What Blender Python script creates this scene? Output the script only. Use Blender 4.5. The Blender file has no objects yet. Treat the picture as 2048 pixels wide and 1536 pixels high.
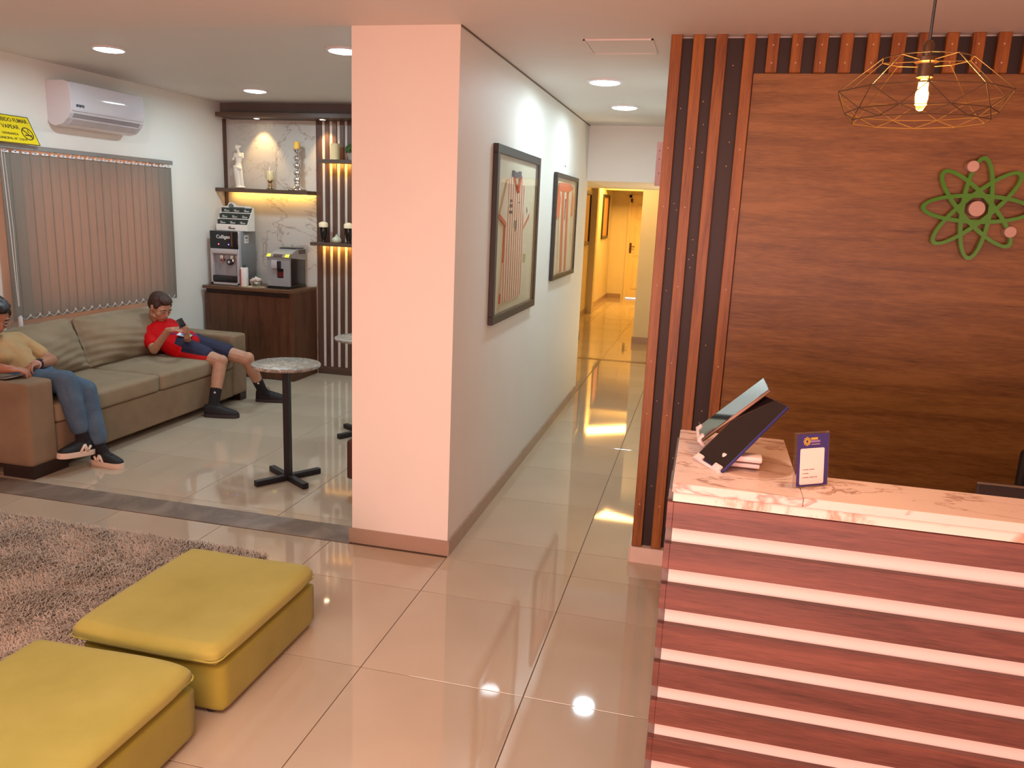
import bpy, bmesh, math, random
from mathutils import Vector, Matrix, Euler
import numpy as np
C = bpy.context.scene.collection
PI = math.pi
random.seed(4)

# ------------------------------------------------------------------ camera
scn = bpy.context.scene
cam_data = bpy.data.cameras.new('camera')
cam = bpy.data.objects.new('camera', cam_data)
C.objects.link(cam)
yaw, pitch, roll = -0.231638834, 0.2139476, 0.0425371867
cy_, sy_, cp_, sp_, cr_, sr_ = math.cos(yaw), math.sin(yaw), math.cos(pitch), math.sin(pitch), math.cos(roll), math.sin(roll)
f_ = Vector((sy_*cp_, cy_*cp_, -sp_)); r_ = Vector((cy_, -sy_, 0)); u_ = r_.cross(f_)
r2 = r_*cr_ + u_*sr_; u2 = u_*cr_ - r_*sr_
M = Matrix((r2, u2, -f_)).transposed().to_4x4()
M.translation = Vector((0, 0, 1.65))
cam.matrix_world = M
cam_data.sensor_width = 36.0
cam_data.lens = 36.0*1586.43/2048.0
cam_data.clip_start = 0.05
scn.camera = cam

# ------------------------------------------------------------------ world, exposure, large lights
w = bpy.data.worlds.new('world'); scn.world = w; w.use_nodes = True
w.node_tree.nodes['Background'].inputs[0].default_value = (1.0, 0.72, 0.6, 1)
w.node_tree.nodes['Background'].inputs[1].default_value = 0.6
scn.view_settings.view_transform = 'Standard'
scn.view_settings.look = 'None'
scn.view_settings.gamma = 1.0
scn.view_settings.use_curve_mapping = False
scn.view_settings.exposure = 0.0
scn.cycles.max_bounces = 8
scn.cycles.use_denoising = True
scn.cycles.sample_clamp_indirect = 6.0

def area(name, loc, target, size, size_y, color, energy, spread=180, shape='RECTANGLE'):
    l = bpy.data.lights.new(name, 'AREA'); l.shape = shape; l.size = size
    if shape in ('RECTANGLE', 'ELLIPSE'): l.size_y = size_y
    l.color = color; l.energy = energy; l.spread = math.radians(spread)
    o = bpy.data.objects.new(name, l); C.objects.link(o); o.location = loc
    d = Vector(target) - Vector(loc)
    o.rotation_euler = d.to_track_quat('-Z', 'Y').to_euler()
    return o

SALMON = (1.0, 0.50, 0.38)
area('entrance_daylight', (0.2, -2.9, 0.70), (0.2, 3.0, 0.70), 4.2, 1.3, (1.0, 0.47, 0.41), 102, 130)
area('front_room_fill', (-1.0, 0.5, 2.39), (-1.0, 0.5, 0), 1.6, 1.2, (1.0, 0.76, 0.66), 66)  # unseen overhead fill, added to brighten the foreground floor
area('front_ceiling_fill', (-0.4, -0.8, 0.06), (-0.4, -0.3, 2.4), 2.4, 1.2, (1.0, 0.42, 0.34), 90)  # unseen upward fill near the floor, added to brighten the front ceiling
area('side_window_daylight', (-4.9, 5.3, 1.4), (-3.0, 5.3, 1.3), 1.5, 1.1, (1.0, 0.36, 0.16), 78)
area('far_corridor_lamp', (-1.15, 14.75, 2.3), (-1.3, 14.7, 0.0), 0.5, 1.7, (1.0, 0.50, 0.11), 95)
area('passage_lamp', (-0.9, 10.0, 2.3), (-1.0, 9.8, 0.0), 0.5, 0.4, (1.0, 0.55, 0.18), 16)
area('passage_side_fill', (0.35, 8.2, 0.4), (-0.5, 8.2, 1.9), 0.5, 0.6, (1.0, 0.78, 0.5), 26)  # hidden upward fill, added to brighten the lintel underside
DL = [(-3.74, 4.52, 2.54), (-2.19, 4.60, 2.54), (-3.74, 6.19, 2.54), (-2.19, 6.19, 2.54), (-0.669, 4.866, 2.414), (-0.668, 5.957, 2.414)]
for i, p in enumerate(DL):
    area('downlight_beam', (p[0], p[1], p[2]-0.03), (p[0], p[1], 0), 0.15, 0.15, (0.70, 0.90, 1.0), 12.5 if i < 4 else 9.5, 178, 'DISK')

# ------------------------------------------------------------------ helpers
def srgb(h):
    h = h.lstrip('#'); c = [int(h[i:i+2], 16)/255 for i in (0, 2, 4)]
    return tuple((x/12.92 if x <= 0.04045 else ((x+0.055)/1.055)**2.4) for x in c) + (1,)

class NT:
    def __init__(s, name):
        s.m = bpy.data.materials.new(name); s.m.use_nodes = True
        s.t = s.m.node_tree; s.b = s.t.nodes['Principled BSDF']
    def n(s, k, **kw):
        x = s.t.nodes.new(k)
        for a, v in kw.items(): setattr(x, a, v)
        return x
    def l(s, a, b): s.t.links.new(a, b)
    def coord(s, scale=(1, 1, 1), rot=(0, 0, 0), kind='Object'):
        tc = s.n('ShaderNodeTexCoord'); mp = s.n('ShaderNodeMapping')
        mp.inputs['Scale'].default_value = scale; mp.inputs['Rotation'].default_value = rot
        s.l(tc.outputs[kind], mp.inputs['Vector']); return mp.outputs['Vector']
    def noise(s, vec, scale, detail=4, rough=0.55, dist=0.0):
        x = s.n('ShaderNodeTexNoise'); x.inputs['Scale'].default_value = scale; x.inputs['Detail'].default_value = detail
        x.inputs['Roughness'].default_value = rough; x.inputs['Distortion'].default_value = dist
        s.l(vec, x.inputs['Vector']); return x.outputs['Fac']
    def ramp(s, fac, stops):
        r = s.n('ShaderNodeValToRGB'); e = r.color_ramp.elements
        while len(e) < len(stops): e.new(0.5)
        for i, (p, c) in enumerate(stops): e[i].position = p; e[i].color = c
        s.l(fac, r.inputs['Fac']); return r.outputs['Color']
    def bump(s, fac, strength=0.2, dist=0.002):
        b = s.n('ShaderNodeBump'); b.inputs['Strength'].default_value = strength; b.inputs['Distance'].default_value = dist
        s.l(fac, b.inputs['Height']); s.l(b.outputs['Normal'], s.b.inputs['Normal'])

def plain(name, col, rough=0.6, metal=0.0, spec=0.5, var=0.06, nscale=6, bump=0.0, bscale=200, coat=0.0):
    t = NT(name); c = srgb(col) if isinstance(col, str) else col
    v = t.coord(); nz = t.noise(v, nscale)
    lo = tuple(max(0, x*(1-var)) for x in c[:3]) + (1,); hi = tuple(min(1, x*(1+var)) for x in c[:3]) + (1,)
    t.l(t.ramp(nz, [(0.3, lo), (0.7, hi)]), t.b.inputs['Base Color'])
    t.b.inputs['Roughness'].default_value = rough; t.b.inputs['Metallic'].default_value = metal
    t.b.inputs['Specular IOR Level'].default_value = spec; t.b.inputs['Coat Weight'].default_value = coat
    if bump: t.bump(t.noise(v, bscale, 2), bump, 0.001)
    return t.m

def wood(name, a, b, scale=(1, 1, 1), rough=0.45, fine=40, dark=None, knots=0, spec=0.5):
    """grain runs along the axis that has the small scale value"""
    t = NT(name); v = t.coord(scale)
    n1 = t.noise(v, 3, 5, 0.6, 0.6); n2 = t.noise(v, fine, 3, 0.6, 0.2)
    mx = t.n('ShaderNodeMath', operation='MULTIPLY_ADD'); mx.inputs[1].default_value = 0.35; t.l(n2, mx.inputs[0])
    ms = t.n('ShaderNodeMath', operation='MULTIPLY'); ms.inputs[1].default_value = 0.65; t.l(n1, ms.inputs[0]); t.l(ms.outputs[0], mx.inputs[2])
    d = srgb(dark) if dark else tuple(x*0.45 for x in srgb(a)[:3]) + (1,)
    col = t.ramp(mx.outputs[0], [(0.30, d), (0.43, srgb(a)), (0.62, srgb(b))])
    if knots:
        vo = t.n('ShaderNodeTexVoronoi'); vo.inputs['Scale'].default_value = knots
        t.l(t.coord((1, 0.001, 0.35)), vo.inputs['Vector'])
        kn = t.ramp(vo.outputs['Distance'], [(0.03, (0.12, 0.05, 0.03, 1)), (0.11, (1, 1, 1, 1))])
        mm = t.n('ShaderNodeMixRGB', blend_type='MULTIPLY'); mm.inputs[0].default_value = 0.8
        t.l(col, mm.inputs[1]); t.l(kn, mm.inputs[2]); col = mm.outputs[0]
    t.l(col, t.b.inputs['Base Color'])
    t.b.inputs['Roughness'].default_value = rough; t.b.inputs['Specular IOR Level'].default_value = spec
    t.bump(n2, 0.12, 0.0006)
    return t.m

def marble(name, base, vein, scale=2.0, width=0.03, rough=0.25, second=True, rot=(0.3, 0.2, 0.9), stretch=(1, 1, 1)):
    t = NT(name); v = t.coord(stretch, rot)
    def band(sc, wd, seed):
        mp = t.n('ShaderNodeMapping'); mp.inputs['Location'].default_value = (seed, seed*0.7, seed*0.3); t.l(v, mp.inputs['Vector'])
        nz = t.noise(mp.outputs['Vector'], sc, 6, 0.62, 0.9)
        s1 = t.n('ShaderNodeMath', operation='SUBTRACT'); s1.inputs[1].default_value = 0.5; t.l(nz, s1.inputs[0])
        s2 = t.n('ShaderNodeMath', operation='ABSOLUTE'); t.l(s1.outputs[0], s2.inputs[0])
        return t.ramp(s2.outputs[0], [(0.0, srgb(vein)), (wd, srgb(base))])
    c1 = band(scale, width, 0.0)
    if second:
        c2 = band(scale*2.3, width*0.6, 3.3); msk = t.noise(v, scale*0.8, 2)
        mk = t.ramp(msk, [(0.45, (0, 0, 0, 1)), (0.62, (1, 1, 1, 1))])
        mx = t.n('ShaderNodeMixRGB', blend_type='DARKEN'); t.l(mk, mx.inputs[0]); t.l(c1, mx.inputs[1]); t.l(c2, mx.inputs[2]); c1 = mx.outputs[0]
    t.l(c1, t.b.inputs['Base Color']); t.b.inputs['Roughness'].default_value = rough
    return t.m

def emit(name, col, strength):
    t = NT(name); c = srgb(col) if isinstance(col, str) else col
    t.b.inputs['Base Color'].default_value = c
    t.b.inputs['Emission Color'].default_value = c; t.b.inputs['Emission Strength'].default_value = strength
    return t.m

def glassy(name, tint=(1, 1, 1, 1), alpha=0.03, rough=0.02):
    """thin clear sheet: mostly lets light through, mirrors a little"""
    t = NT(name); out = t.t.nodes['Material Output']
    tr = t.n('ShaderNodeBsdfTransparent'); tr.inputs[0].default_value = tint
    gl = t.n('ShaderNodeBsdfGlossy'); gl.inputs['Roughness'].default_value = rough
    fr = t.n('ShaderNodeLayerWeight'); fr.inputs['Blend'].default_value = 0.5
    pw_ = t.n('ShaderNodeMath', operation='POWER'); pw_.inputs[1].default_value = 4.0; t.l(fr.outputs['Facing'], pw_.inputs[0])
    ad = t.n('ShaderNodeMath', operation='MULTIPLY_ADD'); ad.inputs[1].default_value = 0.45; ad.inputs[2].default_value = alpha; t.l(pw_.outputs[0], ad.inputs[0])
    mx = t.n('ShaderNodeMixShader'); t.l(ad.outputs[0], mx.inputs[0]); t.l(tr.outputs[0], mx.inputs[1]); t.l(gl.outputs[0], mx.inputs[2])
    t.l(mx.outputs[0], out.inputs['Surface']); return t.m

class MB:
    def __init__(s): s.bm = bmesh.new()
    def box(s, x0, x1, y0, y1, z0, z1, bev=0.0, seg=2, rot=None):
        r = bmesh.ops.create_cube(s.bm, size=1.0); vs = r['verts']
        for v in vs: v.co = Vector(((x0+x1)/2 + v.co.x*(x1-x0), (y0+y1)/2 + v.co.y*(y1-y0), (z0+z1)/2 + v.co.z*(z1-z0)))
        if bev:
            es = list({e for v in vs for e in v.link_edges})
            g = bmesh.ops.bevel(s.bm, geom=es+vs, offset=bev, segments=seg, affect='EDGES', profile=0.5)
            vs = list({v for f in g['faces'] for v in f.verts} | {v for v in vs if v.is_valid})
        if rot: bmesh.ops.transform(s.bm, matrix=rot, verts=vs)
        return s
    def prism(s, pts, axis, a, b):
        """closed outline pts (u,v) extruded along axis from a to b. axis x: (y,z); y: (x,z); z: (x,y)"""
        def mk(p, t): return {'x': (t, p[0], p[1]), 'y': (p[0], t, p[1]), 'z': (p[0], p[1], t)}[axis]
        A = [s.bm.verts.new(mk(p, a)) for p in pts]; B = [s.bm.verts.new(mk(p, b)) for p in pts]
        n = len(pts)
        s.bm.faces.new(A); s.bm.faces.new(B[::-1])
        for i in range(n): s.bm.faces.new((A[i], B[i], B[(i+1) % n], A[(i+1) % n]))
        return s
    def loft(s, rings, closed=True):
        R = [[s.bm.verts.new(p) for p in r] for r in rings]; n = len(rings[0])
        for a, b in zip(R, R[1:]):
            for i in range(n): s.bm.faces.new((a[i], a[(i+1) % n], b[(i+1) % n], b[i]))
        if closed: s.bm.faces.new(R[0][::-1]); s.bm.faces.new(R[-1])
        return s
    def lathe(s, cx, cy, prof, n=24, closed=True):
        return s.loft([[(cx+r*math.cos(2*PI*i/n), cy+r*math.sin(2*PI*i/n), z) for i in range(n)] for r, z in prof], closed)
    def tube(s, pts, r, n=8):
        pts = [Vector(p) for p in pts]; rings = []
        rs = r if isinstance(r, (list, tuple)) else [r]*len(pts)
        up = None
        for i, p in enumerate(pts):
            d = (pts[min(i+1, len(pts)-1)] - pts[max(i-1, 0)]).normalized()
            if up is None: up = Vector((0, 0, 1)) if abs(d.z) < 0.9 else Vector((1, 0, 0))
            a = d.cross(up).normalized(); b = a.cross(d).normalized(); up = b
            rings.append([p + a*rs[i]*math.cos(2*PI*k/n) + b*rs[i]*math.sin(2*PI*k/n) for k in range(n)])
        return s.loft(rings)
    def ell(s, c, rad, R=None, n=14):
        m = Matrix.Translation(Vector(c)) @ (R.to_4x4() if R else Matrix.Identity(4)) @ Matrix.Diagonal((*rad, 1))
        bmesh.ops.create_uvsphere(s.bm, u_segments=n, v_segments=max(6, n*2//3), radius=1.0, matrix=m); return s
    def cap(s, p0, p1, r0, r1, n=12):
        p0, p1 = Vector(p0), Vector(p1); d = (p1-p0)
        d = d.normalized() if d.length > 1e-6 else Vector((0, 0, 1))
        a = d.cross(Vector((0.3, 0.5, 0.81))).normalized(); b = d.cross(a)
        rings = []
        for c, r, th in [(p0, r0, t) for t in (-1.45, -1.0, -0.5, 0)] + [(p1, r1, t) for t in (0, 0.5, 1.0, 1.45)]:
            q = c + d*math.sin(th)*r; rr = math.cos(th)*r
            rings.append([q + a*rr*math.cos(2*PI*k/n) + b*rr*math.sin(2*PI*k/n) for k in range(n)])
        return s.loft(rings)
    def mesh(s, name, m, smooth=False, angle=None):
        bmesh.ops.recalc_face_normals(s.bm, faces=s.bm.faces[:])
        me = bpy.data.meshes.new(name); s.bm.to_mesh(me); s.bm.free()
        if m: me.materials.append(m)
        if smooth:
            for p in me.polygons: p.use_smooth = True
            if angle is not None:
                try: me.set_sharp_from_angle(angle=math.radians(angle))
                except Exception: pass
        return me
    def build(s, name, m, parent=None, smooth=False, angle=None, label=None):
        o = bpy.data.objects.new(name, s.mesh(name, m, smooth, angle)); C.objects.link(o)
        if parent is not None: adopt(o, parent)
        if label: o['label'] = label
        return o

def wloc(o):
    v = Vector(o.location)
    return v if o.parent is None else v + wloc(o.parent) + o.matrix_parent_inverse.translation
def adopt(o, parent):
    o.parent = parent; o.matrix_parent_inverse = Matrix.Translation(-wloc(parent))

def tag(o, label, cat, group=None, kind=None):
    o['label'] = label; o['category'] = cat
    if group: o['group'] = group
    if kind: o['kind'] = kind
    return o
def thing(name, label, cat, loc=(0, 0, 0), group=None):
    o = bpy.data.objects.new(name, None); C.objects.link(o); o.location = loc; o.empty_display_size = 0.05
    return tag(o, label, cat, group)
def struct(mb, name, m, parent=None, smooth=False):
    o = mb.build(name, m, parent, smooth)
    if parent is None: o['kind'] = 'structure'
    return o
def copy_tree(o, parent=None):
    c = o.copy(); C.objects.link(c); c.parent = parent
    for ch in o.children: copy_tree(ch, c)
    return c
def remesh(mb, name, m, vox, smooth=4, parent=None, factor=0.6):
    """union overlapping closed shapes into ONE continuous skin"""
    me = mb.mesh(name+'_raw', None); o = bpy.data.objects.new(name+'_raw', me); C.objects.link(o)
    md = o.modifiers.new('r', 'REMESH'); md.mode = 'VOXEL'; md.voxel_size = vox; md.use_smooth_shade = True
    if smooth: sm = o.modifiers.new('s', 'SMOOTH'); sm.iterations = smooth; sm.factor = factor
    dg = bpy.context.evaluated_depsgraph_get(); dg.update()
    out = bpy.data.meshes.new_from_object(o.evaluated_get(dg)); out.name = name
    bpy.data.objects.remove(o); bpy.data.meshes.remove(me)
    out.materials.clear()
    for x in (m if isinstance(m, (list, tuple)) else [m]): out.materials.append(x)
    for p in out.polygons: p.use_smooth = True
    r = bpy.data.objects.new(name, out); C.objects.link(r)
    if parent is not None: adopt(r, parent)
    return r
def text(body, size, m, parent, mat4, name='lettering', ext=0.0006, align='CENTER', sx=1.0, width=None):
    cu = bpy.data.curves.new(name, 'FONT'); cu.body = body; cu.size = size; cu.extrude = ext; cu.align_x = align; cu.align_y = 'CENTER'
    cu.offset = size*0.012
    t = bpy.data.objects.new(name+'_c', cu); C.objects.link(t)
    dg = bpy.context.evaluated_depsgraph_get(); dg.update()
    me = bpy.data.meshes.new_from_object(t.evaluated_get(dg)); bpy.data.objects.remove(t)
    
    if width: xs_ = [v.co.x for v in me.vertices]; sx = width/(max(xs_)-min(xs_))
    me.transform(mat4 @ Matrix.Diagonal((sx, 1, 1, 1))); me.materials.clear(); me.materials.append(m)
    o = bpy.data.objects.new(name, me); C.objects.link(o); adopt(o, parent); return o
def basis(loc, x, y):
    """matrix whose local x runs along x and local y along y"""
    x = Vector(x).normalized(); y = Vector(y); y = (y - x*y.dot(x)).normalized(); z = x.cross(y)
    m = Matrix((x, y, z)).transposed().to_4x4(); m.translation = Vector(loc); return m

# ------------------------------------------------------------------ materials
wall_m = plain('white_paint', '#e0ddd4', 0.55, var=0.015, nscale=2, bump=0.05, bscale=60)
ceil_m = plain('ceiling_paint', '#d8d4cc', 0.6, var=0.015, nscale=2)
skirt_m = plain('skirting_tile', '#a08a78', 0.25, var=0.05)
def tile_material():
    t = NT('porcelain_tile'); v = t.coord(kind='Object')
    t.l(t.ramp(t.noise(v, 1.3, 3), [(0.3, srgb('#b0a08a')), (0.7, srgb('#bbab95'))]), t.b.inputs['Base Color'])
    t.b.inputs['Roughness'].default_value = 0.04; t.b.inputs['Specular IOR Level'].default_value = 0.9
    return t.m
tile_m = tile_material()
grout_m = plain('grout', '#6b5a4a', 0.8)
strip_m = marble('stone_strip', '#8d7e70', '#6a5d52', 3.0, 0.2, 0.4, False)
white_pl = plain('white_plastic', '#d9d6d6', 0.3, var=0.01)
black_m = plain('black_metal', '#1c191b', 0.4, var=0.1)
darkwood = wood('dark_laminate', '#4a3226', '#5e4233', (6, 6, 0.35), 0.45, 30, '#38241b')
darkwood_h = wood('dark_laminate_across', '#4a372b', '#5c4637', (0.3, 6, 6), 0.45, 30, '#3a2a20')
silver = plain('brushed_silver', '#a8a8aa', 0.35, 0.7, var=0.03)
chrome = plain('chrome', '#d8d8d8', 0.06, 1.0, var=0.0)
gold_m = plain('brass_wire', '#4a3822', 0.5, 0.4, var=0.1)
glass_m = glassy('clear_glass')
# ================================================================== STRUCTURE
H1, H2 = 2.414, 2.54
# --- floor: grout slab with separate polished tiles
floor = MB().box(-5.2, 3.0, -3.2, 17.2, -0.12, -0.004).build('floor', grout_m); floor['kind'] = 'structure'
X0, XP, Y0, YP = -1.095, 0.61, 2.425, 0.628
G = 0.0016
tile_cache = {}
def tile(x0, x1, y0, y1, name='tile'):
    w_, d_ = round(x1-x0-2*G, 4), round(y1-y0-2*G, 4)
    if w_ < 0.02 or d_ < 0.02: return
    k = (w_, d_)
    if k not in tile_cache:
        tile_cache[k] = MB().box(-w_/2, w_/2, -d_/2, d_/2, -0.006, 0.0, 0.0008, 1).mesh('tile', tile_m)
    o = bpy.data.objects.new(name, tile_cache[k]); C.objects.link(o)
    o.location = ((x0+x1)/2, (y0+y1)/2, 0); adopt(o, floor)
def grid(xa, xb, ya, yb, xo=X0, yo=Y0):
    i0, i1 = math.floor((xa-xo)/XP), math.ceil((xb-xo)/XP); j0, j1 = math.floor((ya-yo)/YP), math.ceil((yb-yo)/YP)
    for i in range(i0, i1):
        for j in range(j0, j1):
            tile(max(xa, xo+i*XP), min(xb, xo+(i+1)*XP), max(ya, yo+j*YP), min(yb, yo+(j+1)*YP))
grid(-4.62, 2.4, 0.55, 3.41)
grid(-4.62, -1.25, 3.61, 7.1, xo=X0+0.2)
grid(-1.1, 2.4, 3.41, 9.1)
grid(-1.95, -1.1, 7.2, 9.1)
grid(-1.95, 0.6, 9.2, 16.45)
MB().box(-4.62, 2.4, -3.0, 0.55, -0.006, 0).build('tile_field', tile_m, floor)['kind'] = 'stuff'
struct(MB().box(-4.62, -1.6, 3.412, 3.608, -0.006, 0.003, 0.001, 1), 'trim_1', strip_m)
o = MB().box(-1.95, 0.6, 9.11, 9.135, -0.006, 0.002); o.box(-1.95, 0.6, 9.165, 9.19, -0.006, 0.002)
struct(o, 'trim_2', plain('threshold_line', '#7a5a30', 0.4))
struct(MB().box(-1.95, 0.6, 9.135, 9.165, -0.006, 0.0), 'trim_3', tile_m)

# --- walls
lw = MB()
lw.box(-4.8, -4.62, -3.0, 4.6, 0, 2.7); lw.box(-4.8, -4.62, 6.05, 7.3, 0, 2.7)
lw.box(-4.8, -4.62, 4.6, 6.05, 0, 0.85); lw.box(-4.8, -4.62, 4.6, 6.05, 1.88, 2.7)
struct(lw, 'wall_left', wall_m)
struct(MB().box(-4.8, -1.2, 7.12, 7.3, 0, 2.7), 'wall_back', wall_m)
pw = MB(); pw.box(-1.6, -1.1, 3.44, 3.75, 0, H1+0.2); pw.box(-1.25, -1.1, 3.75, 7.28, 0, H1+0.2)
struct(pw, 'wall_partition', wall_m)
struct(MB().box(-1.0995, 0.0, 7.2, 9.1, 1.945, 2.7), 'wall_lintel', wall_m)
struct(MB().box(-0.235, 2.6, 3.72, 3.9, 0, H1+0.1), 'wall_reception', wall_m)
struct(MB().box(-0.235, -0.08, 3.9, 7.2, 0, H1+0.1), 'wall_right', wall_m)
struct(MB().box(-0.235, 0.6, 7.2, 7.35, 0, H1+0.1), 'wall_passage', wall_m)
fw = MB(); fw.box(-4.8, -1.95, -3.2, -3.0, 0, 2.7); fw.box(2.35, 2.6, -3.2, -3.0, 0, 2.7); fw.box(-1.95, 2.35, -3.2, -3.0, 2.38, 2.7)
struct(fw, 'wall_front', wall_m)
struct(MB().box(2.4, 2.6, -3.0, 3.72, 0, 2.7), 'wall_side', wall_m)
yel = plain('cream_paint', '#d8cfae', 0.5, var=0.02)
fa = MB(); fa.box(-2.1, -1.95, 7.3, 16.6, 0, 2.5); fa.box(-1.95, -1.85, 13.5, 13.68, 0, 2.4)
struct(fa, 'wall_far_left', yel)
fb = MB(); fb.box(-2.1, -1.61, 16.4, 16.6, 0, 2.5); fb.box(-0.74, 0.8, 16.4, 16.6, 0, 2.5); fb.box(-1.61, -0.74, 16.4, 16.6, 2.06, 2.5)
struct(fb, 'wall_far_back', yel)
struct(MB().box(-0.868, 0.8, 10.55, 10.75, 0, 2.5), 'wall_far_right', yel)
struct(MB().box(0.6, 0.8, 7.35, 16.4, 0, 2.5), 'wall_far_side', yel)
# --- ceilings
ce = MB(); ce.box(-4.8, 2.6, -3.2, 3.44, H1, H1+0.3); ce.box(-1.25, 2.6, 3.44, 7.3, H1, H1+0.3)
struct(ce, 'ceiling', ceil_m)
struct(MB().box(-4.8, -1.25, 3.44, 7.3, H2, H2+0.17), 'ceiling_lounge', ceil_m)
struct(MB().box(-2.1, 0.8, 9.1, 16.6, 2.4, 2.55), 'ceiling_far', ceil_m)
struct(MB().box(-1.95, 0.6, 15.3, 15.5, 2.12, 2.4), 'trim_4', yel)
struct(MB().box(-2.1, -1.1, 7.3, 9.1, 1.945, 2.55), 'ceiling_passage', yel)
# --- skirtings
bb = MB(); bb.prism([(-1.612, 3.428), (-1.0885, 3.428), (-1.0885, 7.21), (-1.1, 7.21), (-1.1, 3.44), (-1.6, 3.44), (-1.6, 3.6), (-1.612, 3.6)], 'z', 0, 0.075)
struct(bb, 'baseboard_partition', skirt_m)
struct(MB().box(-0.245, -0.235, 3.66, 7.2, 0, 0.08), 'baseboard_right', plain('pale_skirting', '#cbb8a6', 0.4))
struct(MB().box(-0.235, 2.4, 3.66, 3.72, 0, 0.08), 'baseboard_reception', plain('pale_skirting_front', '#d8c4b8', 0.4))
struct(MB().box(-1.95, -1.938, 7.35, 16.4, 0, 0.09), 'baseboard_far_left', skirt_m)
struct(MB().box(-1.94, -1.66, 16.388, 16.4, 0, 0.09), 'baseboard_far_back', skirt_m)
struct(MB().box(-0.88, 0.6, 10.538, 10.55, 0, 0.09), 'baseboard_far_right', skirt_m)
struct(MB().box(-4.62, -4.609, -3, 7.0, 0, 0.075), 'baseboard_left', skirt_m)
struct(MB().box(-1.1, -1.094, 3.44, 7.2, 2.408, 2.4145), 'shadow_line', plain('shadow_gap', '#6d5f50', 0.8))  # thin dark strip standing in for the shade line where wall meets ceiling
# ceiling hatch
hatch = MB(); fr = 0.008
hatch.box(-0.625, -0.315, 3.745, 3.745+fr, H1-0.006, H1+0.002); hatch.box(-0.625, -0.315, 4.05, 4.05+fr, H1-0.006, H1+0.002)
hatch.box(-0.625, -0.625+fr, 3.745, 4.058, H1-0.006, H1+0.002); hatch.box(-0.315-fr, -0.315, 3.745, 4.058, H1-0.006, H1+0.002)
th = thing('ceiling_hatch', 'square white access hatch flush in the corridor ceiling', 'hatch', (-0.47, 3.9, H1))
hatch.build('hatch_frame', white_pl, th); MB().box(-0.616, -0.324, 3.754, 4.049, H1-0.003, H1+0.002).build('hatch_panel', ceil_m, th)

# --- window behind the blind (opening 4.6..6.05 x 0.85..1.88)
wi = MB()
fm = plain('brown_window_frame', '#5a3626', 0.5)
for y0, y1, z0, z1 in ((4.6, 4.65, 0.85, 1.88), (6.0, 6.05, 0.85, 1.88), (4.6, 6.05, 0.85, 0.9), (4.6, 6.05, 1.83, 1.88), (5.3, 5.35, 0.85, 1.88)):
    wi.box(-4.76, -4.71, y0, y1, z0, z1)
win = struct(wi, 'window_1', fm)
MB().box(-4.738, -4.732, 4.65, 6.0, 0.9, 1.83).build('pane', glass_m, win)
for k in range(9):
    MB().box(-4.765, -4.755, 4.72+k*0.15, 4.735+k*0.15, 0.87, 1.86).build('window_bar', fm, win)
wf = MB()
for x0, x1, z0, z1 in ((-1.95, -1.89, 0, 2.38), (2.29, 2.35, 0, 2.38), (0.15, 0.25, 0, 2.38), (-1.95, 2.35, 2.32, 2.38)):
    wf.box(x0, x1, -3.12, -3.06, z0, z1)
struct(wf, 'window_2', black_m)

# --- far door
dm = plain('cream_door', '#ddcfa0', 0.35, var=0.02)
dr = MB().box(-1.56, -0.79, 16.39, 16.43, 0.03, 2.02); door = struct(dr, 'door_1', dm)
for (za, zb) in ((0.2, 0.75), (0.85, 1.5), (1.6, 1.9)):
    for xa in (-1.46, -1.12):
        q = MB(); q.box(xa, xa+0.25, 16.38, 16.392, za, zb, 0.006, 1); q.box(xa+0.03, xa+0.22, 16.372, 16.385, za+0.03, zb-0.03, 0.005, 1)
        q.build('door_panel', dm, door)
q = MB(); q.box(-1.61, -1.56, 16.37, 16.45, 0, 2.07); q.box(-0.79, -0.74, 16.37, 16.45, 0, 2.07); q.box(-1.61, -0.74, 16.37, 16.45, 2.02, 2.07)
q.build('door_frame', dm, door)
q = MB(); q.box(-1.545, -1.505, 16.375, 16.39, 0.93, 1.13); q.tube([(-1.525, 16.38, 1.06), (-1.525, 16.33, 1.06), (-1.44, 16.32, 1.055)], 0.009)
q.build('door_handle', plain('dark_bronze', '#5b4320', 0.4, 0.6), door)
q = MB(); q.box(-1.58, -1.54, 16.36, 16.375, 1.93, 2.0); q.build('door_hinge', black_m, door)
MB().box(-1.6, -0.75, 16.46, 17.1, -0.004, 0.004).build('doorstep', white_pl, door)
area('doorstep_daylight', (-1.15, 16.9, 1.6), (-1.15, 16.75, 0), 0.7, 0.4, (1, 1, 1), 90)

# ================================================================== CEILING DOWNLIGHTS
lamp_em = emit('led_diffuser', (0.86, 0.95, 1.0, 1), 14)
lab = ['round white downlight nearest the air conditioner above the sofa', 'round white downlight beside the pillar top in the lounge ceiling', 'round white downlight in front of the marble wall shelf',
       'round white downlight hidden behind the pillar in the lounge ceiling', 'larger looking round downlight nearer the hatch in the corridor', 'round downlight farther down the corridor above the lintel']
for i, (x, y, z) in enumerate(DL):
    t = thing('downlight', lab[i], 'ceiling light', (x, y, z), 'round LED downlights in the ceiling')
    MB().lathe(x, y, [(0.105, z+0.002), (0.105, z-0.006), (0.098, z-0.012), (0.088, z-0.012), (0.086, z-0.006), (0.086, z+0.002)], 40).build('rim', white_pl, t, True, 30)
    MB().lathe(x, y, [(0.086, z-0.009), (0.084, z-0.014), (0.06, z-0.019), (0.02, z-0.021)], 36).build('diffuser', lamp_em, t)

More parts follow.
